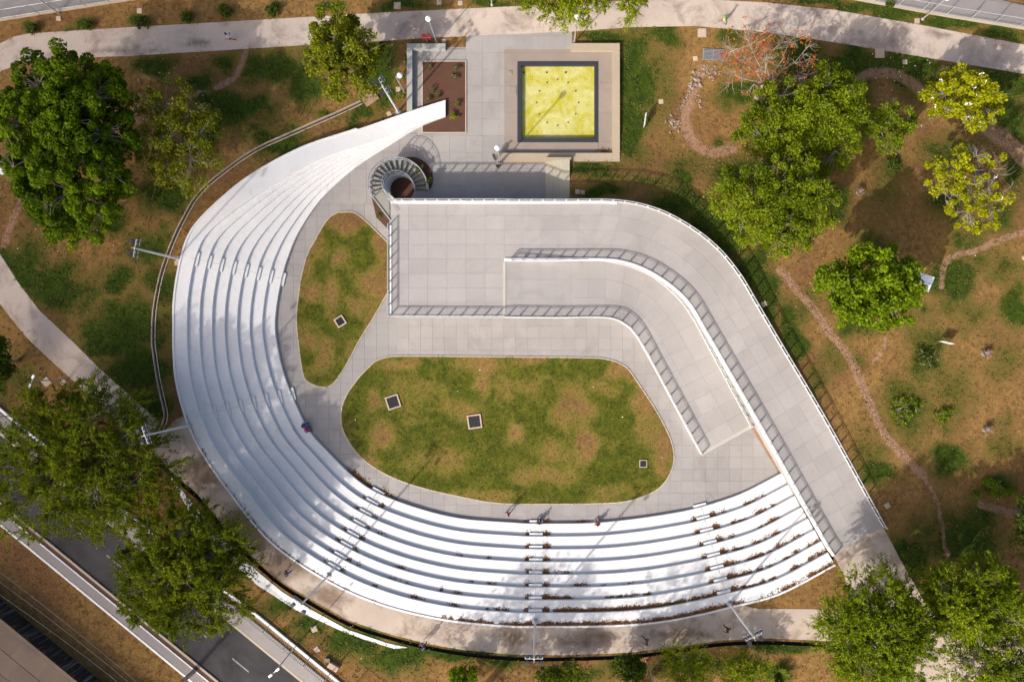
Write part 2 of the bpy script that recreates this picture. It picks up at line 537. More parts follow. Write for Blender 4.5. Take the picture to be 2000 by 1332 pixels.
def ribbon(pairs, z0, z1, sub=6):
    sp = catmull([(a[0], a[1], b[0], b[1]) for a, b in pairs], sub)
    mid = [((q[0] + q[2]) / 2, (q[1] + q[3]) / 2) for q in sp]
    d = [0.0]
    for i in range(1, len(mid)): d.append(d[-1] + math.hypot(mid[i][0] - mid[i - 1][0], mid[i][1] - mid[i - 1][1]))
    out = []
    for q, s in zip(sp, d):
        t = s / d[-1]; z = z0 + (z1 - z0) * t
        out.append((P(q[0], q[1], z), P(q[2], q[3], z)))
    return out, [s / d[-1] for s in d]

UPR, UPT = ribbon(UP, ZP, 2.50)
LOR, LOT = ribbon(LO, ZP, 0.03)
PLAT = [P(763, 393, ZP), P(985, 393, ZP), P(985, 619, ZP), P(760.5, 618, ZP)]
UP_POLY = [xy(a) for a, b in UPR] + [xy(b) for a, b in UPR[::-1]]
LO_POLY = [xy(a) for a, b in LOR] + [xy(b) for a, b in LOR[::-1]]
PLAT_POLY = [xy(p) for p in PLAT]

wing = [i for i in range(NB) if i >= SUB * 1 + 1]
BOWL = [xy(P(795, 219)), xy(P(795, 85)), xy(P(872, 85)), xy(P(872, 92)), xy(P(910, 92)), xy(P(910, 71)), xy(P(1117, 62)), xy(P(1117, 85)),
        xy(P(1210, 85)), xy(P(1210, 315)), xy(P(1112, 315)), (P(1112, 315)[0], PLAT[1][1])]
BOWL += [xy(a) for a, b in UPR if a[0] > P(1112, 315)[0] + 0.3] + [xy(UPR[-1][1])] + [xy(BL[i][8]) for i in reversed(wing)]

# the two lawns (photograph outline on the plaza level)
LAWN_W = [(661, 415), (689, 415), (705, 424), (725, 442), (757, 474), (775, 492), (775, 545), (757, 572), (730, 620), (704, 661), (679, 708), (658, 741), (648, 751), (638, 756), (622, 755),
          (607, 749), (594, 737), (587, 703), (582, 660), (579.5, 636), (580, 605), (584, 572), (589, 540), (597, 508), (606, 486), (618, 465), (632, 440), (645, 424)]
LAWN_C = [(666, 813), (668, 795), (675, 776), (684, 760), (704, 734), (730, 708), (742, 702), (755, 698), (781, 695.5), (900, 696), (1000, 697), (1100, 698), (1160, 699), (1179, 700.5), (1204, 707), (1225, 719),
          (1242, 742), (1276, 793), (1299, 834), (1311, 862), (1316, 885), (1315, 905), (1306, 930), (1286, 954), (1255, 970), (1217, 980), (1170, 983), (1128, 984), (1000, 984),
          (960, 981), (934, 977), (857, 961), (793, 943), (742, 920), (704, 892), (679, 859), (668, 833)]
LW = [xy(P(*p)) for p in LAWN_W]; LC = [xy(P(*p)) for p in LAWN_C]

# drains
DR = [(706, 200), (666, 219), (620, 239), (577, 258), (500, 293), (444, 331), (390, 378), (357, 432), (332, 488), (314, 542), (302, 606), (299.5, 660), (302, 690), (309, 737), (318, 780), (324, 811),
      (316, 838), (300, 857), (294, 874), (304, 892), (332, 926), (383, 969), (413, 1005), (455, 1056), (500, 1101), (551, 1144), (602, 1175.5), (679, 1218), (755, 1244), (832, 1264), (908, 1277), (1000, 1286), (1102, 1287), (1230, 1282), (1320, 1271), (1400, 1259), (1500, 1255), (1643, 1261)]
DRW = [PT(*p) for p in DR]
DRS = [Vector(p) for p in catmull(DRW, 3)]
def offset_line(pts, d):
    out = []
    for i, p in enumerate(pts):
        t = Vector(pts[min(i + 1, len(pts) - 1)]) - Vector(pts[max(i - 1, 0)])
        n = Vector((-t.y, t.x, 0)).normalized()
        out.append(Vector(p) + n * d)
    return out
def drw(i):
    t = i / (len(DRS) - 1)
    return 0.17 if t < .46 else 0.17
DL = [offset_line(DRS, drw(i))[i] for i in range(len(DRS))]
DRR = [offset_line(DRS, -drw(i))[i] for i in range(len(DRS))]
DRAIN_POLY = [(p.x, p.y) for p in DL] + [(p.x, p.y) for p in DRR[::-1]]

# ------------------------------------------------------------------ sheets that follow the terrain
def sheet(poly, step, zf, holes=(), extra=()):
    """triangulated sheet inside poly minus holes; returns verts, tris, boundary edges"""
    pts = [Vector(p) for p in poly]; edges = [(i, (i + 1) % len(poly)) for i in range(len(poly))]
    for h in holes:
        b = len(pts); pts += [Vector(p) for p in h]
        edges += [(b + i, b + (i + 1) % len(h)) for i in range(len(h))]
    xs = [p[0] for p in poly]; ys = [p[1] for p in poly]
    X, Y = np.meshgrid(np.arange(min(xs) + step * .37, max(xs), step), np.arange(min(ys) + step * .41, max(ys), step))
    X = X.ravel() + RNG.uniform(-.06, .06, X.size) * step; Y = Y.ravel() + RNG.uniform(-.06, .06, Y.size) * step
    m = inpoly_np(X, Y, poly)
    for h in holes: m &= ~inpoly_np(X, Y, h)
    pts += [Vector((a, b)) for a, b in zip(X[m], Y[m])]
    pts += [Vector(e) for e in extra]
    v, e, f, *_ = delaunay_2d_cdt(pts, edges, [], 0, 1e-4)
    v = np.array([(q[0], q[1]) for q in v]); f = np.array([q for q in f if len(q) == 3])
    c = v[f].mean(axis=1)
    keep = inpoly_np(c[:, 0], c[:, 1], poly)
    for h in holes: keep &= ~inpoly_np(c[:, 0], c[:, 1], h)
    f = f[keep]
    # keep counter-clockwise
    a = v[f]; ar = (a[:, 1, 0] - a[:, 0, 0]) * (a[:, 2, 1] - a[:, 0, 1]) - (a[:, 2, 0] - a[:, 0, 0]) * (a[:, 1, 1] - a[:, 0, 1])
    f[ar < 0] = f[ar < 0][:, ::-1]
    z = np.array([zf(q[1]) for q in v]) if callable(zf) else np.full(len(v), zf)
    return np.column_stack([v, z]), f

def with_skirt(v, f, depth):
    e = {}
    for t in f:
        for i in range(3):
            a, b = int(t[i]), int(t[(i + 1) % 3])
            e[(a, b)] = e.get((a, b), 0) + 1
    bd = [(a, b) for (a, b) in e if (b, a) not in e]
    ids = sorted({i for p in bd for i in p}); mp = {i: len(v) + k for k, i in enumerate(ids)}
    low = v[ids].copy(); low[:, 2] -= depth
    quads = [(b, a, mp[a], mp[b]) for a, b in bd]
    return np.vstack([v, low]), [tuple(map(int, t)) for t in f] + quads

def drape(name, poly_px, mat, lift=0.03, skirt=0.15, step=0.8, world=False, kind='structure', holes=(), attr=None):
    poly = [xy(p) for p in poly_px] if world else [xy(PT(*p)) for p in poly_px]
    v, f = sheet(poly, step, lambda y: Zt(y) + lift, holes)
    v, f = with_skirt(v, f, skirt)
    me = bpy.data.meshes.new(name); me.from_pydata([tuple(q) for q in v], [], f); me.update(); me.materials.append(mat)
    if attr is not None:
        a = me.attributes.new('green', 'FLOAT', 'POINT'); a.data.foreach_set('value', attr(v).astype(np.float32))
    o = link(bpy.data.objects.new(name, me))
    if kind: o['kind'] = kind
    return o

def strip_px(left, right):
    return list(left) + list(right)[::-1]

def patch_field(v, patches, zf=None, soft=0.35):
    """1 inside the listed photograph ellipses, fading to 0"""
    k = H / (H - v[:, 2]) * S
    px = v[:, 0] * k + NX; py = NY - v[:, 1] * k
    wx = 9 * np.sin(px / 31 + 1.3 * np.sin(py / 23)) + 6 * np.sin(py / 13 + px / 19 + 2)
    wy = 9 * np.sin(py / 29 + 1.1 * np.sin(px / 21 + 1)) + 6 * np.sin(px / 12 - py / 17)
    f = np.zeros(len(v))
    for p in patches:
        cx, cy, rx, ry = p[:4]
        w = p[4] if len(p) > 4 else 1.0
        sc = min(1.0, min(rx, ry) / 26.0)
        d = np.sqrt(((px + wx * sc - cx) / rx) ** 2 + ((py + wy * sc - cy) / ry) ** 2)
        f = np.maximum(f, w * np.clip((1.5 - d) / (1.5 - soft), 0, 1))
    return f

GREEN = [(60, 55, 14, 10), (165, 47, 22, 10), (270, 43, 22, 10), (365, 34, 16, 13), (440, 22, 12, 18), (530, 22, 15, 15), (650, 15, 30, 12), (790, 12, 65, 13), (960, 8, 50, 9), (1030, 5, 40, 8),
 (1600, 3, 60, 8), (1680, 14, 60, 12), (1750, 30, 60, 16), (1850, 45, 80, 18), (1960, 70, 50, 16),
 (300, 122, 36, 24), (440, 118, 24, 16), (392, 160, 30, 28), (455, 215, 80, 42), (530, 130, 60, 40), (600, 150, 40, 60), (735, 140, 38, 60), (705, 225, 26, 26), (540, 275, 50, 28), (560, 298, 22, 15), (400, 250, 40, 40), (760, 190, 30, 30),
 (1240, 150, 46, 90), (1180, 75, 66, 13), (1290, 70, 36, 24), (1240, 250, 36, 60), (1160, 325, 62, 13), (1330, 350, 26, 26), (1170, 375, 60, 14), (1185, 345, 60, 10, .7), (1300, 375, 30, 20, .6),
 (1430, 75, 26, 18), (1440, 185, 34, 34), (1560, 150, 60, 60), (1640, 200, 60, 80, .8), (1780, 130, 80, 36), (1960, 165, 60, 60), (1745, 325, 40, 36, .65), (1380, 440, 70, 34), (1470, 520, 34, 60), (1640, 400, 30, 40), (1990, 330, 30, 60, .8), (1330, 400, 60, 26, .9), (1420, 470, 40, 50, .9), (1490, 560, 26, 60, .9), (1540, 640, 24, 60, .8), (1600, 740, 26, 50, .5), (1690, 920, 30, 40, .8), (1270, 350, 60, 14, .6), (1290, 160, 30, 120, .45), (1640, 690, 40, 40, .5), (1890, 480, 50, 50, .6), (1960, 700, 50, 60, .45), (1860, 760, 60, 50, .5), (1780, 620, 50, 30, .5), (1720, 370, 40, 60, .5), (1700, 125, 110, 34), (1900, 165, 120, 44), (1960, 240, 60, 50), (1560, 95, 60, 24), (1440, 330, 60, 40, .7), (1340, 320, 50, 30, .6), (1860, 400, 60, 40, .6), (1700, 470, 50, 30, .6), (1960, 520, 50, 40, .6), (1900, 620, 50, 30, .6), (1650, 560, 40, 60, .55), (1700, 880, 40, 40, .6), (1960, 860, 40, 40, .5),
 (1860, 550, 40, 60), (1985, 600, 30, 40), (1665, 635, 34, 24), (1815, 690, 55, 60, .7), (1775, 800, 70, 60, .7), (1850, 815, 40, 26, .6), (1555, 665, 26, 40), (1720, 930, 44, 24), (1850, 900, 44, 40), (1880, 1050, 80, 60), (1780, 1090, 46, 60), (1945, 950, 40, 22), (1500, 600, 24, 50, .9), (1850, 290, 50, 30, .7), (1960, 430, 40, 30, .7), (1580, 600, 30, 40, .6),
 (40, 530, 66, 66), (230, 545, 46, 36), (325, 385, 46, 46), (215, 435, 40, 30), (250, 640, 60, 60), (110, 560, 50, 60), (270, 720, 66, 66), (200, 660, 60, 40), (330, 560, 20, 60, .7), (170, 590, 40, 40, .7), (100, 400, 50, 40), (290, 480, 40, 40, .8), (310, 560, 24, 60, .8), (290, 800, 40, 40, .9), (30, 740, 50, 60, .6), (320, 640, 24, 60, .6), (355, 610, 10, 40, .4),
 (690, 1250, 50, 40), (780, 1285, 70, 40), (880, 1272, 90, 18), (980, 1290, 60, 18, .8), (610, 1215, 40, 22, .8), (560, 1180, 60, 20, .7), (1540, 1262, 100, 12), (1500, 1310, 40, 20), (1360, 1300, 120, 24, .8), (1150, 1320, 60, 16, .6), (640, 1240, 30, 24, .5), (380, 1020, 40, 40, .6), (1230, 1300, 60, 24, .7),
 (1800, 1200, 60, 60, .8), (1960, 1200, 60, 60, .8)]
DRYC = [(742, 848, 28, 20), (935, 715, 44, 26), (945, 755, 18, 30), (1045, 702, 26, 10), (1225, 728, 30, 26), (1262, 785, 20, 52), (1286, 868, 26, 46), (1120, 790, 36, 44), (1142, 868, 26, 34), (1008, 845, 22, 18), (905, 800, 40, 20, .7),
        (728, 785, 16, 26), (1060, 930, 60, 22, .75), (780, 712, 40, 10), (1292, 918, 14, 14), (727, 870, 9, 18, .8), (1180, 760, 30, 20, .6), (860, 900, 60, 30, .55), (1000, 760, 60, 30, .5), (800, 770, 60, 40, .45), (1090, 880, 60, 30, .6), (1200, 960, 50, 12, .6), (960, 968, 60, 10, .7), (720, 900, 20, 12, .8)]
DRYW = [(612, 565, 28, 26), (650, 575, 14, 46), (735, 552, 34, 44), (680, 432, 46, 18), (742, 470, 16, 44), (640, 690, 26, 34), (605, 665, 16, 24, .9), (665, 500, 16, 22, .8), (625, 480, 16, 26, .6), (600, 520, 12, 30, .7), (700, 600, 30, 20, .7), (720, 630, 14, 24, .8), (690, 680, 14, 26, .7)]

# worn bare tracks: (photograph points, width in metres)
GUT = [([(1524, 528), (1550, 560), (1590, 605), (1620, 650), (1660, 700), (1680, 745), (1700, 790), (1725, 845), (1760, 885), (1805, 930)], .8),
       ([(1805, 932), (1830, 980), (1840, 1030), (1850, 1090)], .45), ([(1915, 985), (1960, 998), (2020, 1018)], .8), ([(480, 100), (470, 130), (455, 155), (425, 172)], .65)]
TRK = GUT + [([(425, 172), (390, 180), (350, 205), (270, 215)], .4), ([(270, 190), (262, 215), (272, 240)], .8), ([(62, 345), (45, 390), (25, 430), (8, 480)], .8),
       ([(1838, 560), (1845, 515), (1870, 498), (1905, 490), (1950, 470), (2020, 448)], .65), ([(1895, 215), (1930, 250), (1965, 275), (2020, 330)], 1.7), ([(1675, 175), (1685, 150), (1720, 143), (1760, 150), (1800, 178)], 1.1),
       ([(1372, 135), (1355, 170), (1345, 205), (1337, 235), (1345, 265), (1365, 288), (1395, 298), (1430, 292)], 1.1), ([(1730, 662), (1720, 690), (1705, 705)], .5)]
def track_field(v):
    f = np.zeros(len(v))
    for pts, w in TRK:
        c = resample([Vector(PT(*p)) for p in catmull(pts, 4)], .3)
        d = np.full(len(v), 99.0)
        for q in c: d = np.minimum(d, np.hypot(v[:, 0] - q.x, v[:, 1] - q.y))
        f = np.maximum(f, np.clip(1.25 - d / (w * .46) * .62, 0, 1))
    return f

# ------------------------------------------------------------------ ground
big = 70
step = 0.42
outer = [(-58, -42), (54, -42), (54, 42), (-58, 42)]
gv, gf = sheet(outer, step, Zt, [BOWL, DRAIN_POLY])
gv, gf = with_skirt(gv, gf, 0.0)
gr = patch_field(gv, GREEN)
kk = H / (H - gv[:, 2]) * S
gpx = gv[:, 0] * kk + NX; gpy = NY - gv[:, 1] * kk
_q = np.random.default_rng(77)
SPOTS = [(_q.uniform(-60, 2060), _q.uniform(-40, 1370), _q.uniform(6, 26), _q.uniform(6, 22), _q.uniform(.35, .8)) for _ in range(150)]
gr = np.maximum(gr, patch_field(gv, SPOTS))
# outskirts reach the horizon
bm_v = [tuple(q) for q in gv]; bm_f = list(gf)
b0 = len(bm_v)
far = [(-2500, -2500), (2500, -2500), (2500, 2500), (-2500, 2500)]
for yy in (-42, 42):
    for xx in (-2500, -58, 54, 2500): bm_v.append((xx, yy, Zt(yy) - .001))
for yy in (-2500, 2500):
    for xx in (-2500, -58, 54, 2500): bm_v.append((xx, yy, Zt(-42 if yy < 0 else 42) - .001))
L0, L1, L2, L3, U0, U1, U2, U3, A0, A1, A2, A3, B0, B1, B2, B3 = range(b0, b0 + 16)
bm_f += [(A0, A1, L1, L0), (A1, A2, L2, L1), (A2, A3, L3, L2), (U0, U1, B1, B0), (U1, U2, B2, B1), (U2, U3, B3, B2)]
rows = np.linspace(-42, 42, 57)
for x0, x1 in ((-2500, -58), (54, 2500)):
    b1 = len(bm_v)
    for yy in rows: bm_v += [(x0, yy, Zt(yy)), (x1, yy, Zt(yy))]
    bm_f += [(b1 + 2 * i, b1 + 2 * i + 1, b1 + 2 * i + 3, b1 + 2 * i + 2) for i in range(len(rows) - 1)]
me = bpy.data.meshes.new('ground'); me.from_pydata(bm_v, [], bm_f); me.update(); me.materials.append(M['turf'])
a = me.attributes.new('green', 'FLOAT', 'POINT')
gg = np.full(len(bm_v), 0.3, np.float32); gg[:len(gr)] = gr; a.data.foreach_set('value', gg)
a = me.attributes.new('bare', 'FLOAT', 'POINT')
gg = np.zeros(len(bm_v), np.float32); gg[:len(gr)] = track_field(gv); a.data.foreach_set('value', gg)
tag(link(bpy.data.objects.new('ground', me)), kind='structure')

# floor of the bowl under the paving, with an opening for the pool
POOL_OUT = [xy(P(1011, 121)), xy(P(1168, 121)), xy(P(1168, 278)), xy(P(1011, 278))]
fv, ff = sheet(BOWL, 4.0, -0.05, [POOL_OUT])
me = bpy.data.meshes.new('plaza_base'); me.from_pydata([tuple(q) for q in fv], [], [tuple(map(int, t)) for t in ff]); me.update(); me.materials.append(M['joint'])
tag(link(bpy.data.objects.new('plaza_base', me)), kind='structure')

# lawns and their kerbs
def edge_wear(v, poly):
    q = np.array(poly); d = np.full(len(v), 9.0)
    for p in q: d = np.minimum(d, np.hypot(v[:, 0] - p[0], v[:, 1] - p[1]))
    return np.clip(1 - d / .9, 0, 1)
def lawn(name, poly, dryp):
    sm = [(p[0], p[1]) for p in catmull([(q[0], q[1]) for q in poly + [poly[0]]], 3)[:-1]]
    inner = [(p.x, p.y) for p in offset_line([Vector((a, b, 0)) for a, b in sm + [sm[0]]], 0)][:-1]
    v, f = sheet(inner, 0.35, 0.045)
    v, f = with_skirt(v, f, 0.1)
    me = bpy.data.meshes.new(name); me.from_pydata([tuple(q) for q in v], [], f); me.update(); me.materials.append(M['lawn'])
    a = me.attributes.new('green', 'FLOAT', 'POINT')
    a.data.foreach_set('value', (0.85 - 0.66 * patch_field(v, dryp) - .22 * edge_wear(v, inner)).astype(np.float32))
    tag(link(bpy.data.objects.new(name, me)), kind='structure')
    loop = [Vector((a, b, 0)) for a, b in sm]
    n = len(loop); k = MB()
    vv = []; fc = []
    for i in range(n):
        t = (loop[(i + 1) % n] - loop[i - 1]).normalized(); nn = Vector((-t.y, t.x, 0))
        a_, b_ = loop[i] + nn * .055, loop[i] - nn * .055
        vv += [(a_.x, a_.y, .065), (b_.x, b_.y, .065), (a_.x, a_.y, -.04), (b_.x, b_.y, -.04)]
    for i in range(n):
        p, q = 4 * i, 4 * ((i + 1) % n)
        fc += [(p, q, q + 1, p + 1), (p + 2, q + 2, q, p), (p + 1, q + 1, q + 3, p + 3)]
    k.add(vv, fc); o = k.build('lawn_kerb', M['kerb']); tag(o, kind='structure')
lawn('lawn_crescent', LW, DRYW)
lawn('lawn_central', LC, DRYC)

# ------------------------------------------------------------------ paving slabs
_slabmesh = {}
def slab_mesh(w, h, t, mat):
    k = (round(w, 3), round(h, 3), round(t, 3), mat.name)
    if k not in _slabmesh:
        me = MB().box((0, 0, -t / 2), (w, h, t)).mesh('slab'); me.materials.append(mat); _slabmesh[k] = me
    return _slabmesh[k]

def clip_cell(poly, x0, x1, y0, y1):
    def cl(pts, ins, inter):
        out = []
        for i in range(len(pts)):
            a, b = pts[i - 1], pts[i]
            if ins(b):
                if not ins(a): out.append(inter(a, b))
                out.append(b)
            elif ins(a): out.append(inter(a, b))
        return out
    ix = lambda X: (lambda a, b: (X, a[1] + (b[1] - a[1]) * (X - a[0]) / (b[0] - a[0])))
    iy = lambda Y: (lambda a, b: (a[0] + (b[0] - a[0]) * (Y - a[1]) / (b[1] - a[1]), Y))
    for ins, it in ((lambda p: p[0] >= x0, ix(x0)), (lambda p: p[0] <= x1, ix(x1)), (lambda p: p[1] >= y0, iy(y0)), (lambda p: p[1] <= y1, iy(y1))):
        if not poly: return poly
        poly = cl(poly, ins, it)
    return poly

def pave(parent, poly, cw, ch, z, mat, x_org=0.0, y_org=0.0, gap=0.012, t=0.05, covers=(), counter=None):
    xs = [p[0] for p in poly]; ys = [p[1] for p in poly]
    i0, i1 = math.floor((min(xs) - x_org) / cw), math.ceil((max(xs) - x_org) / cw)
    j0, j1 = math.floor((min(ys) - y_org) / ch), math.ceil((max(ys) - y_org) / ch)
    n = 0
    for i in range(i0, i1):
        for j in range(j0, j1):
            x0, y0 = x_org + i * cw, y_org + j * ch
            xa, xb, ya, yb = x0 + gap / 2, x0 + cw - gap / 2, y0 + gap / 2, y0 + ch - gap / 2
            cs = [(xa, ya), (xb, ya), (xb, yb), (xa, yb), ((xa + xb) / 2, (ya + yb) / 2)]
            if any(all(inpoly(px, py, c) for px, py in cs) for c in covers): continue
            if sum(any(inpoly(px, py, c) for c in covers) for px, py in cs) == 5: continue
            ins = [inpoly(px, py, poly) for px, py in cs]
            if all(ins):
                o = bpy.data.objects.new('slab', slab_mesh(cw - gap, ch - gap, t, mat))
                o.location = ((xa + xb) / 2, (ya + yb) / 2, z); link(o, parent); n += 1
            else:
                q = clip_cell(list(poly), xa, xb, ya, yb)
                if len(q) < 3: continue
                ar = abs(sum(q[k][0] * q[(k + 1) % len(q)][1] - q[(k + 1) % len(q)][0] * q[k][1] for k in range(len(q)))) / 2
                if ar < 0.06: continue
                q2 = []
                for p in q:
                    if not q2 or math.hypot(p[0] - q2[-1][0], p[1] - q2[-1][1]) > 1e-4: q2.append(p)
                if len(q2) < 3: continue
                MB().prism(q2, z - t, z).build('slab', mat, parent); n += 1
    return n

def rect(x0, y0, x1, y1, z=0.0):
    return [xy(P(x0, y0, z)), xy(P(x1, y0, z)), xy(P(x1, y1, z)), xy(P(x0, y1, z))]

plaza = MB().box((P(948, 200)[0], P(948, 200)[1], -0.045), (.4, .4, .006)).build('plaza_north', M['joint']); tag(plaza, kind='structure')
for r in ((815, 97, 910, 120), (815, 120, 825, 262), (910, 64, 985, 298), (985, 62, 1117, 97)):
    pave(plaza, rect(*r), 1.62, 1.62, 0.0, M['slab'], P(910, 0)[0], P(0, 298)[1])
pave(plaza, rect(600, 262, 910, 395), 1.62, 1.62, 0.0, M['slab'], P(910, 0)[0], P(0, 298)[1], covers=[BL_POLY])
pave(plaza, rect(910, 298, 985, 395), 1.62, 1.62, 0.0, M['slab'], P(910, 0)[0], P(0, 298)[1])
pave(plaza, rect(985, 316, 1066, 400), 1.1, 1.62, 0.0, M['slab'], P(985, 0)[0], P(0, 298)[1])

pad = MB().box((P(1000, 200)[0], P(1000, 200)[1], -0.045), (.4, .4, .006)).build('pool_surround', M['joint']); tag(pad, kind='structure')
for r in ((985, 97, 1011, 298), (1011, 97, 1168, 121), (1168, 97, 1196, 298), (1011, 278, 1168, 298)):
    pave(pad, rect(*r), 3.94, 2.9, 0.0, M['pad'], P(1011, 0)[0], P(0, 278)[1], gap=.012)

ww = MB().box((P(565, 640)[0], P(565, 640)[1], -0.045), (.3, .3, .006)).build('walkway_west', M['joint']); tag(ww, kind='structure')
ws = MB().box((P(1000, 1000)[0], P(1000, 1000)[1], -0.045), (.3, .3, .006)).build('walkway_south', M['joint']); tag(ws, kind='structure')
wf = MB().box((P(1000, 660)[0], P(1000, 660)[1], -0.045), (.3, .3, .006)).build('forecourt', M['joint']); tag(wf, kind='structure')
cov = [BL_POLY, PLAT_POLY, UP_POLY, LO_POLY, LW, LC]
n1 = pave(ww, rect(530, 395, 775, 900), 1.16, 1.16, 0.0, M['slab'], covers=cov)
n2 = pave(wf, rect(775, 560, 1540, 800), 1.16, 1.16, 0.0, M['slab'], P(775, 0)[0], P(0, 800)[1], covers=cov)
n3 = pave(ws, rect(775, 800, 1540, 1030), 1.16, 1.16, 0.0, M['slab'], P(775, 0)[0], P(0, 800)[1], covers=cov)
n4 = pave(ws, rect(640, 900, 775, 1000), 1.16, 1.16, 0.0, M['slab'], covers=cov)
print('SLABS', n1, n2, n3, n4, len(plaza.children))

# ------------------------------------------------------------------ bleachers
bl = empty('bleachers', P(700, 1050, 0))
tag(bl, 'white painted curved concrete bleachers sweeping round the lawns to a pointed tip', 'bleachers')
off = bl.location
for j in range(8):
    m = MB(); v = []; f = []
    for i in range(NB):
        zt = BL[i][min(j, 7)][2]
        zb = BL[i][j - 1][2] - .03 if j > 0 else -.05
        a_, b_ = BL[i][j], BL[i][j + 1]
        # a small rounded nosing
        dx, dy = b_[0] - a_[0], b_[1] - a_[1]; L = max(1e-6, math.hypot(dx, dy)); e = min(.035, L * .3)
        nx_, ny_ = dx / L, dy / L
        zout = -.05 if j == 7 else zt - .05
        ov = min(.02, L * .2)
        v += [(a_[0], a_[1], zb), (a_[0], a_[1], zt - min(.04, (zt - zb) * .4)), (a_[0] + nx_ * e, a_[1] + ny_ * e, zt), (b_[0] + nx_ * ov, b_[1] + ny_ * ov, zt), (b_[0] + nx_ * ov, b_[1] + ny_ * ov, zout)]
    for i in range(NB - 1):
        p, q = 5 * i, 5 * (i + 1)
        for k in range(4): f.append((p + k, p + k + 1, q + k + 1, q + k))
    f += [tuple(range(5))[::-1], tuple(5 * (NB - 1) + k for k in range(5))]
    m.add(v, f); m.build('tier', M['white'], bl, off=off)
# low rim along the outer edge
m = MB(); v = []; f = []
for i in range(SUB * 2, NB):
    a_, b_ = Vector(BL[i][7]), Vector(BL[i][8]); d = (b_ - a_); d.z = 0; d.normalize()
    z = BL[i][8][2]
    p0 = b_ + d * .02; p1 = b_ + d * .20
    v += [(p0.x, p0.y, z - .2), (p0.x, p0.y, z + .07), (p1.x, p1.y, z + .07), (p1.x, p1.y, z - 1.6)]
n = NB - SUB * 2
for i in range(n - 1):
    p, q = 4 * i, 4 * (i + 1)
    for k in range(3): f.append((p + k, p + k + 1, q + k + 1, q + k))
m.add(v, f); m.build('rim', M['white'], bl, off=off)

def bl_at(tx, j):
    """point on line j at float station tx"""
    i = min(NB - 2, max(0, int(tx))); t = tx - i
    return Vector(BL[i][j]).lerp(Vector(BL[i + 1][j]), t)
def st_dir(tx):
    a_ = bl_at(tx, 0); b_ = bl_at(tx, 8); d = b_ - a_; d.z = 0
    return d.normalized()
STAIRS = [(SUB * 7, 'beside the crescent lawn'), (SUB * 12, 'near the seated pair'), (SUB * 16, 'at the lower left bend'), (SUB * 20, 'at the bottom centre'), (SUB * 24, 'near the ramp end')]
for s_i, where in STAIRS:
    d = st_dir(s_i); tdir = Vector((-d.y, d.x, 0)); rz = math.atan2(d.y, d.x)
    for j in range(8):
        p = bl_at(s_i, j); zt = p.z
        wdt = .29
        c = p - d * (wdt / 2 - .02)
        zb = zt - RISE
        MB().box((c.x, c.y, zb + RISE * .25 - .01), (wdt, 1.28, RISE * .5 + .02), rz).build('stair_block', M['white'], bl, off=off)
    # thin handrail
    hr = empty('handrail', bl_at(s_i, 0) - Vector((0, 0, RISE)))
    tag(hr, 'thin steel handrail climbing the white bleachers ' + where, 'handrail', 'handrails on the bleachers')
    h0 = hr.location
    top = []
    for j in range(8):
        p = bl_at(s_i, j) + d * .12
        q = p + Vector((0, 0, .9))
        MB().tube([p - Vector((0, 0, .02)), q], .014, 5).build('post', M['rail'], hr, off=h0)
        top.append(q)
    e0 = top[0] - d * .45 - Vector((0, 0, .25))
    MB().tube([e0] + top, .018, 5).build('rail_bar', M['rail'], hr, off=h0)
    MB().tube([e0 - Vector((0, 0, .4))] + [q - Vector((0, 0, .42)) for q in top], .010, 4).build('rail_bar', M['rail'], hr, off=h0)

# ------------------------------------------------------------------ platform and ramps
def ribbon_body(rb, name, mat, parent, off, drop, zmin):
    v = []; f = []
    for a_, b_ in rb:
        v += [(a_[0], a_[1], a_[2] - drop), (b_[0], b_[1], b_[2] - drop), (a_[0], a_[1], zmin), (b_[0], b_[1], zmin)]
    for i in range(len(rb) - 1):
        p, q = 4 * i, 4 * i + 4
        f += [(p, p + 1, q + 1, q), (p + 2, p, q, q + 2), (p + 1, p + 3, q + 3, q + 1)]
    f += [(0, 2, 3, 1), (4 * (len(rb) - 1), 4 * (len(rb) - 1) + 1, 4 * (len(rb) - 1) + 3, 4 * (len(rb) - 1) + 2)]
    return MB().add(v, f).build(name, mat, parent, off=off)

def ribbon_slabs(rb, ts, parent, off, nal, nac, mat, gap=.012, inset=0.0):
    """paving panels along a ramp: nal along, nac across"""
    A = np.array([a for a, b in rb]); B = np.array([b for a, b in rb]); T = np.array(ts)
    def pt(t, s):
        a_ = np.array([np.interp(t, T, A[:, k]) for k in range(3)]); b_ = np.array([np.interp(t, T, B[:, k]) for k in range(3)])
        return a_ + (b_ - a_) * s
    for i in range(nal):
        for k in range(nac):
            t0, t1 = i / nal, (i + 1) / nal; s0, s1 = k / nac, (k + 1) / nac
            w = np.linalg.norm(pt(t0, 1) - pt(t0, 0)); l = np.linalg.norm(pt(t1, .5) - pt(t0, .5))
            gs, gt = gap / w / 2, gap / l * (t1 - t0) / 2
            sA, sB = max(s0 + gs, inset / w), min(s1 - gs, 1 - inset / w)
            m = MB(); v = []; f = []
            for q in range(4):
                t = t0 + gt + (t1 - t0 - 2 * gt) * q / 3
                for s in (sA, sB):
                    p = pt(t, s); v.append((p[0], p[1], p[2])); v.append((p[0], p[1], p[2] - .06))
            for q in range(3):
                p = 4 * q
                f += [(p, p + 2, p + 6, p + 4), (p, p + 4, p + 5, p + 1), (p + 2, p + 3, p + 7, p + 6)]
            f += [(0, 1, 3, 2), (12, 14, 15, 13)]
            m.add(v, f).build('slab', mat, parent, off=off)

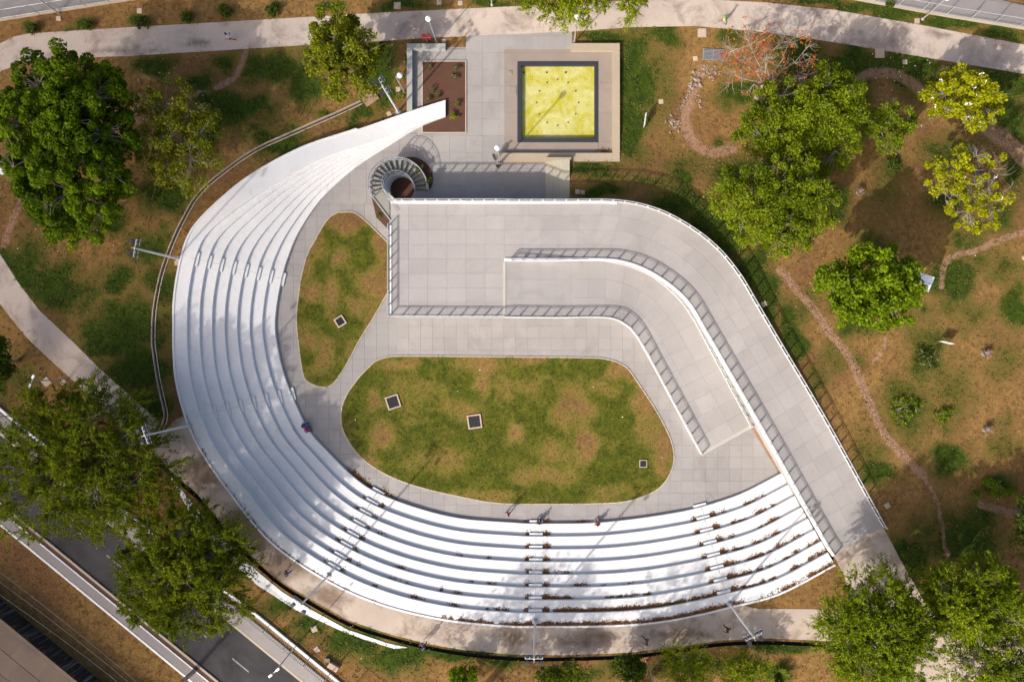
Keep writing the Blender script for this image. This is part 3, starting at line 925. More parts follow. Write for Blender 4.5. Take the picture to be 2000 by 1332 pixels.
pf = empty('viewing_platform', (PLAT[0][0], PLAT[2][1], 0))
tag(pf, 'raised rectangular concrete platform between the two ramps and the spiral stairs', 'platform')
po = pf.location
MB().prism([xy(p) for p in PLAT], -.05, ZP - .05).build('platform_body', M['greywall'], pf, off=po)
x0, x1 = PLAT[3][0], PLAT[1][0]; y1, y0 = PLAT[0][1], PLAT[2][1]
nxs, nys = 6, 8
for i in range(nxs):
    for j in range(nys):
        w, h = (x1 - x0) / nxs, (y1 - y0) / nys
        o = bpy.data.objects.new('slab', slab_mesh(w - .012, h - .012, .06, M['deck']))
        o.location = (x0 + w * (i + .5) - po[0], y0 + h * (j + .5) - po[1], ZP - po[2]); link(o, pf)
MB().box(((x1 + .0), (P(0, 508, ZP)[1] + y0) / 2, ZP + .012), (.26, P(0, 509, ZP)[1] - y0 - .3, .025)).build('tactile_strip', M['strip'], pf, off=po)

ur = empty('upper_ramp', UPR[0][1]); ur.location.z = 0
tag(ur, 'long outer concrete ramp curving from the platform to the top of the bleachers', 'ramp')
ribbon_body(UPR, 'ramp_body', M['greywall'], ur, ur.location, .05, -.05)
ribbon_slabs(UPR, UPT, ur, ur.location, 28, 4, M['deck'], .010)
lr = empty('lower_ramp', (LOR[-1][1][0], LOR[-1][1][1], 0))
tag(lr, 'inner concrete ramp descending from the platform to the paving by the lawn', 'ramp')
ribbon_body(LOR, 'ramp_body', M['greywall'], lr, lr.location, .05, -.08)
ribbon_slabs(LOR, LOT, lr, lr.location, 18, 3, M['deck'], .010)
a_, b_ = Vector(LOR[-1][0]), Vector(LOR[-1][1])
c = (a_ + b_) / 2; MB().box((c.x, c.y, .03), ((a_ - b_).length, .3, .03), math.atan2((a_ - b_).y, (a_ - b_).x)).build('tactile_strip', M['strip'], lr, off=lr.location)

def edge_kerb(pts, name, parent, w=.17, h=.10, mat=None):
    v = []; f = []
    L = offset_line([Vector(p) for p in pts], w / 2); Rr = offset_line([Vector(p) for p in pts], -w / 2)
    for l, r in zip(L, Rr):
        v += [(l.x, l.y, l.z - .35), (l.x, l.y, l.z + h), (r.x, r.y, r.z + h), (r.x, r.y, r.z - .35)]
    for i in range(len(L) - 1):
        p, q = 4 * i, 4 * i + 4
        for k in range(3): f.append((p + k, p + k + 1, q + k + 1, q + k))
    f += [(0, 1, 2, 3), tuple(4 * (len(L) - 1) + k for k in (3, 2, 1, 0))]
    return MB().add(v, f).build(name, mat or M['wkerb'], parent, off=parent.location)
edge_kerb([a for a, b in UPR], 'edge_kerb', ur, .10, .06)
edge_kerb([b for a, b in UPR], 'edge_kerb', ur, .22, .12)
edge_kerb([Vector(a) + Vector((0, -.14, 0)) for a, b in UPR[:13]], 'edge_kerb', ur, .20, .078)
edge_kerb([b for a, b in LOR], 'edge_kerb', lr, .12, .08)
edge_kerb([a for a, b in LOR], 'edge_kerb', lr, .10, .08)
edge_kerb([Vector(PLAT[0]) + Vector((.0, -.12, 0)), Vector(PLAT[1]) + Vector((0, -.12, 0))], 'edge_kerb', pf, .24, .08)
edge_kerb([Vector((PLAT[3][0] + .1, P(0, 440, ZP)[1], ZP)), Vector(PLAT[3]) + Vector((.1, .05, 0))], 'edge_kerb', pf, .2, .08)
edge_kerb([Vector(PLAT[3]) + Vector((.0, .06, 0)), Vector(PLAT[2]) + Vector((0, .06, 0))], 'edge_kerb', pf, .12, .08)

def railing(pts, label, spacing=1.1, h=.95, glass=True, name='railing'):
    pp = resample(pts, spacing)
    root = empty(name, pp[0]); o = root.location
    tag(root, label, 'railing', 'railings of the platform and ramps')
    for i, p in enumerate(pp):
        t = (pp[min(i + 1, len(pp) - 1)] - pp[max(i - 1, 0)]); rz = math.atan2(t.y, t.x)
        MB().box((p.x, p.y, p.z + h / 2), (.15, .03, h), rz).build('post', M['rail'], root, off=o)
        if i + 1 < len(pp) and glass:
            q = pp[i + 1]; u = (q - p).normalized() * .07
            a_, b_ = p + u, q - u
            MB().add([(a_.x, a_.y, a_.z + .12), (b_.x, b_.y, b_.z + .12), (b_.x, b_.y, b_.z + h - .10), (a_.x, a_.y, a_.z + h - .10)], [(0, 1, 2, 3)]).build('glass_panel', M['glass'], root, off=o)
    fine = resample(pts, .45)
    MB().tube([p + Vector((0, 0, h)) for p in fine], .045, 6).build('top_rail', M['rail'], root, off=o)
    MB().tube([p + Vector((0, 0, h - .14)) for p in fine], .026, 5).build('middle_rail', M['rail'], root, off=o)
    MB().tube([p + Vector((0, 0, .10)) for p in fine], .022, 5).build('bottom_rail', M['rail'], root, off=o)
    return root

nw = Vector(PLAT[0]); sw = Vector(PLAT[3])
railing([nw + Vector((.03, .03, 0))] + [Vector(PLAT[1]) + Vector((0, .03, 0))] + [Vector(a) for a, b in UPR[1:]], 'grey steel railing along the north edge and the outer ramp curve')
railing([Vector((sw.x + .02, P(0, 440, ZP)[1], ZP)), sw + Vector((.02, .02, 0))], 'short grey railing on the west edge of the platform')
railing([sw + Vector((.03, .01, 0)), Vector(PLAT[2])] + [Vector(b) for a, b in LOR[1:]], 'grey railing along the south edge and down the inner ramp')
railing([Vector(P(997, 507, ZP))] + [Vector(b) for a, b in UPR[1:]], 'grey railing between the two ramps reaching down to the bleacher top')
railing([Vector(P(1000, 510, ZP - .08))] + [Vector(a) for a, b in LOR[1:]], 'thinner grey railing on the inner side of the descending ramp', h=.85, glass=False)

# soil in the slot between the ramps
slot = [xy(P(1340, 610, .5))] + [xy(P(q[0] + 1, q[1], 0)) for q in ((1374, 662), (1418, 742), (1467, 836), (1522, 928))] + [xy(P(1535, 920, 0)), xy(P(1500, 850, 0)), xy(P(1400, 680, 0))]
MB().prism(slot, -.04, .015).build('slot_soil', M['dirt'])['kind'] = 'structure'

# ------------------------------------------------------------------ spiral stairs
cx, cy, _ = P(786, 370)
sp = empty('spiral_stairs', (cx, cy, 0))
tag(sp, 'curved concrete stair with grey railings winding up to the platform corner', 'stairs')
NS = 17; rise = ZP / (NS + 1); a0, a1 = R(-4), R(212); ri, ro = 1.28, 2.55
def pol(r, a, z): return (cx + r * math.cos(a), cy + r * math.sin(a), z)
for i in range(NS):
    b0_, b1_ = a0 + (a1 - a0) * i / NS, a0 + (a1 - a0) * (i + 1) / NS
    z = rise * (i + 1)
    poly = [pol(ri, b0_, 0), pol(ro, b0_, 0), pol(ro, (b0_ + b1_) / 2, 0), pol(ro, b1_ + .015, 0), pol(ri, b1_ + .015, 0)]
    MB().prism([xy(p) for p in poly], z - .20 - (.04), z).build('tread', M['tread'], sp, off=sp.location)
    MB().prism([xy(pol(ri, b0_, 0)), xy(pol(ro, b0_, 0)), xy(pol(ro, b0_ + .03, 0)), xy(pol(ri, b0_ + .06, 0))], z + .001, z + .006).build('nosing_or_shade_strip', M['darksteel'], sp, off=sp.location)
land = [xy(pol(ri, a1, 0)), xy(pol(ro, a1, 0)), (PLAT[0][0] - .01, P(0, 428, ZP)[1]), (PLAT[0][0] - .01, PLAT[0][1])]
MB().prism(land, ZP - .25, ZP).build('landing', M['tread'], sp, off=sp.location)
# inner drum wall
m = MB(); v = []; f = []
nn = 40
for i in range(nn + 1):
    a = a0 + (a1 - a0 + .5) * i / nn; z = max(.05, min(ZP - .1, rise * (NS + 1) * i / nn))
    v += [pol(ri - .02, a, z), pol(ri - .12, a, z), pol(ri - .12, a, -.02), pol(ri - .02, a, -.02)]
for i in range(nn):
    p, q = 4 * i, 4 * i + 4
    f += [(p, p + 1, q + 1, q), (p + 1, p + 2, q + 2, q + 1), (p + 3, p, q, q + 3)]
MB().add(v, f).build('drum_wall', M['wkerb'], sp, off=sp.location)
# stringer and rails
for r_, nm in ((ro + .02, 'outer'), (ri + .02, 'inner')):
    path = [Vector(pol(r_, a0 + (a1 - a0) * i / 40, rise + (ZP - rise) * i / 40)) for i in range(41)]
    endp = Vector((PLAT[0][0], P(0, 430, ZP)[1], ZP)) if nm == 'outer' else Vector((PLAT[0][0], PLAT[0][1] + .02, ZP))
    path.append(endp)
    for dz, rr, nmr in ((.95, .035, 'handrail'), (.78, .018, 'rail_bar'), (.05, .05, 'stringer')):
        MB().tube([p + Vector((0, 0, dz)) for p in path], rr, 6).build(nmr, M['rail'], sp, off=sp.location)
    for i in range(0, 42, 4):
        p = path[min(i, 41)]
        MB().box((p.x, p.y, p.z + .48), (.05, .05, .94)).build('post', M['rail'], sp, off=sp.location)
ring = [pol(ri - .13, R(t), 0) for t in range(-60, 262, 14)]
MB().prism([xy(p) for p in ring] + [(PLAT[0][0] + .6, PLAT[0][1] + .05)], -.03, .03).build('stair_planter_soil', M['soil'])['kind'] = 'structure'
bed = [pol(ro - .3, R(t), 0) for t in range(0, 100, 10)] + [pol(ro + .15 + .75 * math.sin(R(t) * 1.8) ** .8, R(t), 0) for t in range(98, -2, -8)]
MB().prism([xy(p) for p in bed], -.03, .035).build('planting_bed', M['soil'])['kind'] = 'structure'
bed2 = [xy(P(726, 385)), xy(P(735, 425)), xy(P(757, 447)), xy(P(775, 450)), xy(P(775, 400)), xy(P(750, 385))]
MB().prism(bed2, -.03, .035).build('planting_bed', M['soil'])['kind'] = 'structure'

# straight steps up to the east lawn
es = empty('straight_steps', P(1066, 390)); tag(es, 'short flight of beige concrete steps under the platform railing', 'steps')
ytop, ybot = P(0, 316)[1], PLAT[0][1]
for i in range(6):
    xa = P(1065, 0)[0] + .33 * i; xb = P(1065, 0)[0] + .33 * (i + 1) if i < 5 else P(1112, 0)[0]
    z = .155 * (i + 1)
    MB().box(((xa + xb) / 2, (ytop + ybot) / 2, z / 2 - .03), (xb - xa + .004, ytop - ybot, z + .06)).build('step', M['beige'], es, off=es.location)
    MB().box((xa + .025, (ytop + ybot) / 2, z + .002), (.05, ytop - ybot - .02, .005)).build('nosing_or_shade_strip', M['greywall'], es, off=es.location)  # grey strip painted in for the shade and dirt line between steps
MB().box((P(1090, 0)[0], P(0, 316)[1] + .1, .46), (2.5, .18, 1.02)).build('side_wall', M['bench'], es, off=es.location)

# ------------------------------------------------------------------ pool, benches, planter
pl = empty('fountain_pool', (P(1090, 200)[0], P(1090, 200)[1], 0)); tag(pl, 'square shallow fountain pool of yellow mosaic with a dark blue rim', 'pool')
def frame4(x0, y0, x1, y1, w, z0, z1, name, mat, parent, zref=0.0):
    X0, Y0, _ = P(x0, y0, zref); X1, Y1, _ = P(x1, y1, zref)   # Y0 > Y1
    for (cx_, cy_, sx, sy) in (((X0 + X1) / 2, Y0 - w / 2, X1 - X0, w), ((X0 + X1) / 2, Y1 + w / 2, X1 - X0, w), (X0 + w / 2, (Y0 + Y1) / 2, w, Y0 - Y1 - 2 * w), (X1 - w / 2, (Y0 + Y1) / 2, w, Y0 - Y1 - 2 * w)):
        MB().box((cx_, cy_, (z0 + z1) / 2), (sx, sy, z1 - z0)).build(name, mat, parent, off=parent.location)
frame4(1010.5, 120.5, 1168.5, 278.5, .37, -.7, .03, 'rim', M['bluetile'], pl)
X0, Y0, _ = P(1015, 125); X1, Y1, _ = P(1164, 274)
MB().box(((X0 + X1) / 2, (Y0 + Y1) / 2, -.47), (X1 - X0, Y0 - Y1, .1)).build('pool_floor', M['pool'], pl, off=pl.location)
for k in range(12):
    a = 2 * math.pi * k / 12 + .0
    p = P(1089 + 41 * math.sin(a), 201 - 45 * math.cos(a), -.42)
    MB().lathe(p, [(.07, 0), (.07, .05), (.03, .06), (.02, .12)], 8).build('nozzle', M['darksteel'], pl, off=pl.location)
for qx, qy in ((1023, 142), (1068, 142), (1105, 142)):
    p = P(qx, qy, -.42); MB().box((p[0], p[1], p[2] + .01), (.17, .17, .02)).build('drain_cover', M['grate'], pl, off=pl.location)

def wallbox(x0, y0, x1, y1, z, name, mat, parent):
    X0, Y0, _ = P(x0, y0, z); X1, Y1, _ = P(x1, y1, z)
    MB().box(((X0 + X1) / 2, (Y0 + Y1) / 2, z / 2 - .05), (X1 - X0, Y0 - Y1, z + .1)).build(name, mat, parent, off=parent.location)
pb = empty('pool_bench_wall', P(1200, 200)); tag(pb, 'beige concrete bench wall wrapping the right side of the yellow pool', 'wall')
wallbox(1115, 85, 1210.5, 99, .46, 'wall_segment', M['bench'], pb)
wallbox(1196, 99.1, 1210.5, 299, .46, 'wall_segment', M['bench'], pb)
wallbox(976, 299.1, 1210.5, 316, .46, 'wall_segment', M['bench'], pb)
lb = empty('planter_bench_wall', P(805, 150)); tag(lb, 'grey concrete L-shaped bench wall beside the soil planter', 'wall')
wallbox(794.5, 85.5, 870, 97, .5, 'wall_segment', M['greywall'], lb)
wallbox(794.5, 97.1, 805, 222, .5, 'wall_segment', M['greywall'], lb)
pt_ = empty('soil_planter', P(868, 190)); tag(pt_, 'rectangular planter of red brown soil with a concrete edge', 'planter')
frame4(824, 119.5, 911, 261, .1, -.05, .10, 'edge', M['kerb'], pt_)
X0, Y0, _ = P(826, 121); X1, Y1, _ = P(909, 259)
MB().box(((X0 + X1) / 2, (Y0 + Y1) / 2, .0), (X1 - X0, Y0 - Y1, .12)).build('soil', M['soil'], pt_, off=pt_.location)

# ------------------------------------------------------------------ paths, walkways, dirt tracks
N_UP = [(-60, 130), (-30, 104), (0, 86), (25, 73), (59, 66), (255, 54), (500, 40), (755, 25), (1000, 13.5), (1150, 6), (1230, 2.5), (1300, 0.5), (1380, 0), (1500, 6), (1628, 20), (1806, 51), (2000, 88), (2080, 105)]
N_LO = [(-40, 170), (5, 138), (64, 117), (255, 110), (500, 95), (607, 88), (742, 81), (832, 75), (977, 68), (1115, 62.5), (1230, 54), (1357, 51.5), (1500, 64), (1653, 87), (1857, 121), (2000, 145), (2080, 160)]
STN = [(390, 86, 30, 10), (250, 100, 90, 9, .8), (1710, 85, 110, 24, .6), (1830, 64, 34, 6, 1), (870, 45, 60, 14, .5), (1370, 25, 20, 10, .6), (60, 100, 40, 12, .6), (1950, 110, 50, 20, .5)]
STS = [(400, 925, 60, 46, .9), (470, 1035, 70, 50), (560, 1110, 70, 30), (640, 1165, 50, 20, .8), (1000, 1238, 46, 18), (1150, 1245, 70, 22, .8), (1340, 1235, 90, 16, .8), (820, 1230, 60, 14, .6), (1560, 1215, 60, 14, .4)]
drape('north_path', strip_px(N_UP, N_LO), M['path'], attr=lambda v: patch_field(v, STN))
drape('west_path', [(-40, 440), (0, 496), (38, 555), (77, 606), (143, 668), (194, 719), (242, 762), (311, 824), (292, 855), (280, 872), (153, 752), (107, 711), (58, 665), (33, 636), (0, 593), (-40, 540)], M['path'])
wk_in = [xy(Vector(BL[i][8]) + st_dir(i) * .05) for i in range(SUB * 13 - 1, SUB * 24 + 3)]
wk_out = [(296, 872), (332, 918), (383, 961), (413, 997), (455, 1048), (500, 1093), (551, 1136), (602, 1167), (679, 1210), (755, 1236), (832, 1256), (908, 1269), (1000, 1277.5), (1102, 1279), (1230, 1274), (1332, 1261), (1408, 1250), (1500, 1246), (1643, 1252)]
wk = [xy(PT(365, 810)), xy(PT(345, 818)), xy(PT(326, 836))] + [xy(PT(*p)) for p in wk_out] + [xy(PT(1690, 1300)), xy(PT(1740, 1360)), xy(PT(2080, 1360)), xy(PT(2080, 1225)), xy(PT(1920, 1250)), xy(PT(1860, 1232)), xy(PT(1808, 1180)), xy(PT(1760, 1095)), xy(Vector(UPR[-1][0]) + Vector((-.08, .13, 0))), xy(Vector(UPR[-1][1]) + Vector((-.02, .1, 0))),
       xy(PT(1650, 1125)), xy(PT(1660, 1180)), xy(PT(1640, 1193)), xy(PT(1590, 1189)), xy(PT(1480, 1188))] + wk_in[::-1]
drape('south_walkway', [(p[0], p[1], 0) for p in wk], M['walk'], world=True, attr=lambda v: patch_field(v, STS))
drape('dirt_verge', [(1470, 1186), (1640, 1108), (1652, 1150), (1655, 1186), (1600, 1187)], M['turf'], .012, .05)
drape('white_slope', [(333, 930), (395, 1004), (440, 1056), (500, 1113), (551, 1155), (602, 1187), (679, 1229), (755, 1255), (797, 1264), (770, 1266), (717, 1250), (666, 1231), (577, 1190), (500, 1140), (426, 1068), (376, 1011)], M['white'], .04, .2)
# drain channel
dch = empty('drain_channel', DRW[10]); tag(dch, 'dark open drainage channel with pale edges curving round behind the bleachers', 'drain')
v = []; f = []
for i, (l, r) in enumerate(zip(DL, DRR)):
    z = Zt(l.y)
    v += [(l.x, l.y, z + .02), (l.x, l.y, z - .32), (r.x, r.y, z - .32), (r.x, r.y, z + .02)]
for i in range(len(DL) - 1):
    p, q = 4 * i, 4 * i + 4
    for k in range(3): f.append((p + k, p + k + 1, q + k + 1, q + k))
MB().add(v, f).build('channel', M['drain'], dch, off=dch.location)
for side in (DL, DRR):
    pts = [Vector((p.x, p.y, Zt(p.y) + .0)) for p in side]
    n_ = int(len(pts) * .52)
    edge_kerb(pts[:n_], 'channel_edge', dch, .09, .05, M['kerb'])
# ledge of the drain along the walkway
# ------------------------------------------------------------------ streets
def band(name, c0, c1, x0, x1, mat, lift, slope=.82, kind='structure', skirt=.15):
    """strip between the photograph lines y = slope x + c0 and + c1"""
    xs = np.linspace(x0, x1, 20)
    return drape(name, [(x, slope * x + c0) for x in xs] + [(x, slope * x + c1) for x in xs[::-1]], mat, lift, skirt, 2.0, kind=kind)
band('sidewalk_near', 806, 842, -160, 760, M['sidewalk'], .13)
band('kerb_near', 842.5, 848, -160, 760, M['kerb'], .14)
band('road', 848.5, 978, -160, 760, M['asphalt'], .02)
band('kerb_far', 978.5, 984, -160, 760, M['kerb'], .13)
band('verge_far', 984.5, 993, -160, 760, M['soil'], .10)
band('sidewalk_far', 997, 1019, -160, 560, M['sidewalk'], .12)
band('white_kerb', 993.5, 996.5, -160, 560, M['wkerb'], .15)
band('white_kerb', 1019.5, 1024.5, -160, 560, M['wkerb'], .15)
xs = -140
for k in range(14):
    xa = -150 + k * 82 + 30
    c_ = 913
    drape('lane_dash', [(xa, .82 * xa + c_ - 1.6), (xa + 32, .82 * (xa + 32) + c_ - 1.6), (xa + 32, .82 * (xa + 32) + c_ + 1.6), (xa, .82 * xa + c_ + 1.6)], M['mark'], .026, .0, 5)
# retaining wall with a terrace above it
zT = 2.42 + 2.1
def TT(x, c, z): return P(x, .82 * x + c, z)
tw = empty('retaining_wall', TT(100, 1170, 2.42)); tag(tw, 'dark retaining wall streaked with pale stains below the brown terrace', 'wall')
wa, wb = Vector(TT(-120, 1168, 2.42)), Vector(TT(330, 1168, 2.42))
dn = Vector((-(wb - wa).y, (wb - wa).x, 0)).normalized() * -1
MB().prism([xy(wa), xy(wb), xy(wb + dn * .35), xy(wa + dn * .35)], 2.2, zT).build('wall_face', M['streak'], tw, off=tw.location)
MB().prism([xy(wa - dn * .06), xy(wb - dn * .06), xy(wb + dn * .30), xy(wa + dn * .30)], zT + .003, zT + .12).build('coping', M['terrace'], tw, off=tw.location)
ter = MB().prism([xy(wa + dn * .35), xy(wb + dn * .35), xy(wb + dn * 16), xy(wa + dn * 16)], 2.2, zT - .03).build('terrace', M['joint']); tag(ter, kind='structure')
u = (wb - wa).normalized()
for i in range(int((wb - wa).length / 3.1)):
    for j in range(4):
        c = wa + u * (3.1 * i + 1.55 + 1.0 * (j % 2)) + dn * (.36 + .9 + 1.8 * j)
        o = bpy.data.objects.new('slab', slab_mesh(3.05, 1.75, .05, M['terrace'])); o.location = (c.x, c.y, zT + .005 + random.uniform(0, .01)); o.rotation_euler = (0, 0, math.atan2(u.y, u.x)); link(o, ter)

def top_street(name, pts_near, pts_far, mat, lift=.12):
    drape(name, strip_px(pts_near, pts_far), mat, lift, .2, 2.0)
top_street('street_northwest', [(-150, 60), (0, 37), (260, -4), (420, -28)], [(-150, -150), (420, -150)], M['sidewalk'])
top_street('street_northeast', [(1600, -14), (1675, -3), (1850, 30), (2000, 54), (2120, 76)], [(1600, -62), (1750, -40), (1900, -10), (2000, 12), (2120, 34)], M['sidewalk'])

def picket_fence(pts_px, label, h=2.0, gap=.2, foot=None):
    pts = [Vector(PT(*p)) for p in pts_px]
    pp = resample(pts, 2.4)
    root = empty('picket_fence', pp[0]); o = root.location
    tag(root, label, 'fence', 'grey picket fences round the park')
    kb = resample(pts, 1.2)
    for p in kb: p.z = Zt(p.y) + .02
    edge_kerb([p + Vector((0, 0, .12)) for p in kb], 'footing', root, .30 if foot else .18, .06, foot or M['kerb'])
    for p in pp:
        MB().box((p.x, p.y, Zt(p.y) + h / 2 + .1), (.07, .07, h), .3).build('post', M['rail'], root, off=o)
    for zz in (.35, h - .1):
        MB().tube([Vector((p.x, p.y, Zt(p.y) + zz + .1)) for p in pp], .028, 4).build('rail_bar', M['rail'], root, off=o)
    m = MB()
    for p in resample(pts, gap):
        m.tube([(p.x, p.y, Zt(p.y) + .25), (p.x, p.y, Zt(p.y) + h + .1)], .02, 3, False)
    m.build('pickets', M['rail'], root, off=o)['kind'] = 'stuff'
picket_fence([(-60, 51), (0, 41), (130, 20), (265, -1), (400, -22)], 'grey picket fence along the top left street corner')
picket_fence([(1610, -12), (1672, 0), (1850, 33), (2000, 57), (2080, 72)], 'grey picket fence along the top right street corner')
picket_fence([(-60, 748), (0, 798), (200, 962), (400, 1124), (500, 1199), (670, 1338), (760, 1412)], 'grey picket fence on a white footing along the lower left road', foot=M['wkerb'])

# ------------------------------------------------------------------ lamps, masts, signs
def lamp_post(px, py, h, label, arm=0.0, base_mat=None):
    p = PT(px, py)
    root = empty('globe_lamp', p); tag(root, label, 'lamp post', 'globe lamp posts')
    MB().tube([(0, 0, 0), (0, 0, h - .3)], [.065, .045], 8).build('pole', M['rail'], root)
    MB().lathe((0, 0, 0), [(.16, 0), (.16, .03), (.09, .06), (.08, .3)], 10).build('base_collar', base_mat or M['rail'], root)
    if arm: MB().tube([(0, 0, h - .35), (arm, 0, h - .3)], .03, 6).build('arm', M['rail'], root)
    MB().lathe((arm, 0, h - .42), [(.05, 0), (.12, .08), (.12, .14)], 10).build('collar', M['rail'], root)
    MB().ball((arm, 0, h), .27, 14, 10).build('globe', M['globe'], root, True)
    return root
lamp_post(978, 318, 5.8, 'globe lamp post at the end of the bench wall below the yellow pool')
lamp_post(853, 84, 5.7, 'globe lamp post behind the grey wall beside the red bins')
lamp_post(790, 181, 4.9, 'globe lamp post with a short arm left of the soil planter', .42)
lamp_post(1122, 83, 6.0, 'globe lamp post under the tree at the corner of the pool wall')
lamp_post(1802, 38, 4.8, 'globe lamp post on the verge beside the top right fence')
lamp_post(961, 10, 5.5, 'globe lamp post on the top verge above the plaza')
lamp_post(1263, 1290, 5.5, 'lamp post with a red base collar among the bottom shrubs', 0, M['red'])

def street_light(px, py, h, label, rz):
    root = empty('street_light', PT(px, py), rz); tag(root, label, 'street light', 'street lights')
    MB().tube([(0, 0, 0), (0, 0, h)], [.07, .05], 8).build('pole', M['rail'], root)
    for s in (-1, 1):
        MB().tube([(0, 0, h - .05), (s * .3, 0, h + .02)], .025, 6).build('arm', M['rail'], root)
        MB().box((s * .42, 0, h + .02), (.34, .2, .1)).build('lamp_head', M['globe'], root)
street_light(574, 1266, 5.6, 'twin-headed street light leaning over the dark road', R(40))
street_light(133, 740, 5.4, 'twin-headed street light beside the left diagonal path', R(70))
street_light(116, 27, 6.5, 'tall street light behind the top left fence', R(20))

def mast(px, py, h, label, rz, z=None, heads=4):
    p = PT(px, py) if z is None else P(px, py, z)
    root = empty('floodlight_mast', p, rz); tag(root, label, 'light mast', 'floodlight masts round the bleachers')
    MB().tube([(0, 0, -.1), (0, 0, h * .5), (0, 0, h)], [.115, .10, .07], 12).build('pole', M['mastpaint'], root)
    MB().lathe((0, 0, 0), [(.3, 0), (.3, .04), (.22, .05), (.21, .12)], 12).build('base_plate', M['rail'], root)
    MB().box((0, 0, h - .12), (1.5, .05, .05)).box((0, -.2, h - .3), (.05, .4, .05)).build('crossarm', M['steel'], root)
    for k in range(heads):
        x = (-.72, -.36, .34, .72)[k]
        m = MB().box((x, .28, h + .02), (.30, .13, .24), 0, Matrix.Rotation(R(-38), 3, 'X'))
        hd = m.build('floodlight', M['darksteel'], root)
        MB().box((x, .36, h - .02), (.28, .03, .22), 0, Matrix.Rotation(R(-38), 3, 'X')).build('lens', M['lens'], hd)
        MB().tube([(x, 0, h - .12), (x, .24, h)], .03, 5).build('bracket', M['rail'], root)
    for s in (-1, 1):
        MB().box((s * .55, -.42, h - .25), (.30, .28, .42), s * .4).build('loudspeaker', M['black'], root)
zb = 2.42
mast(778, 219, 7.8, 'white floodlight mast beside the tip of the bleachers', R(-60))
mast(350, 506, 8.4, 'white floodlight mast behind the left side of the bleachers', R(-100))
mast(370, 831, 8.6, 'white floodlight mast at the start of the lower walkway', R(-70))
mast(641, 1124, 8.7, 'white floodlight mast behind the lower left bend of the bleachers', R(-35), zb)
mast(1045, 1213, 9.2, 'white floodlight mast at the bottom centre of the bleachers', R(0), zb)
mast(1425, 1179, 8.8, 'white floodlight mast behind the lower right bleachers', R(25), zb)

up_ = empty('utility_pole', PT(380, 1309)); tag(up_, 'concrete utility pole at the edge of the far sidewalk', 'pole')
MB().tube([(0, 0, 0), (0, 0, 9)], [.22, .13], 10).build('pole', M['kerb'], up_)
MB().box((0, 0, 8.6), (1.8, .12, .12), R(-40)).build('crossarm', M['darkbark'], up_)
for k, (ya, yb) in enumerate(((1120, 1332), (1140, 1345), (1166, 1360))):
    z = 8.0
    a_ = Vector(P(-40, ya - 32, z)); b_ = Vector(P(300, yb + 28, z))
    pts = [a_.lerp(b_, t / 12) - Vector((0, 0, .35 * (1 - (2 * t / 12 - 1) ** 2))) for t in range(13)]
    o = MB().tube(pts, .012, 4).build('overhead_cable', M['rail'])
    tag(o, 'thin overhead cable, %s of three above the lower left verge' % ('upper', 'middle', 'lower')[k], 'cable', 'overhead cables')

def sign_board(p0, p1, h, label, legs=.5):
    a_, b_ = Vector(PT(*p0)), Vector(PT(*p1)); c = (a_ + b_) / 2; d = b_ - a_; rz = math.atan2(d.y, d.x)
    root = empty('sign_board', c, rz); tag(root, label, 'sign', 'small park sign boards')
    L = math.hypot(d.x, d.y)
    MB().box((0, 0, legs + h / 2), (L, .05, h)).build('panel', M['panel'], root)
    for s in (-1, 1): MB().box((s * (L / 2 - .08), .045, (legs + h) / 2), (.05, .04, legs + h)).build('leg', M['rail'], root)
sign_board((1259, 228), (1256, 251), .8, 'pale sign board on the grass right of the pool wall')
sign_board((1830, 667), (1851, 672), .7, 'white sign board on the dry grass below the bright green tree')

def kiosk(quad, z, label):
    pts = [Vector(P(px, py, z)) for px, py in quad]
    c = sum(pts, Vector()) / len(pts); g = Zt(c.y)
    root = empty('roof_shelter', (c.x, c.y, g)); tag(root, label, 'shelter', 'small white shelters')
    MB().prism([xy(p) for p in pts], z, z + .06).build('roof', M['panel'], root, off=root.location)
    for p in pts:
        q = p.lerp(c, .12); MB().box((q.x, q.y, (g + z) / 2), (.06, .06, z - g)).build('post', M['rail'], root, off=root.location)
    m_ = (pts[0] + pts[3]) / 2, (pts[1] + pts[2]) / 2
    MB().tube([m_[0] + Vector((0, 0, .08)), m_[1] + Vector((0, 0, .08))], .03, 4).build('roof_ridge', M['rail'], root, off=root.location)
kiosk([(1775, 525), (1825, 542), (1813, 570), (1762, 556)], 4.7, 'white flat shelter roof half under the bright green tree')
kiosk([(-6, 318), (38, 322), (30, 348), (-6, 339)], 3.6, 'white flat shelter roof at the left edge under the big tree')

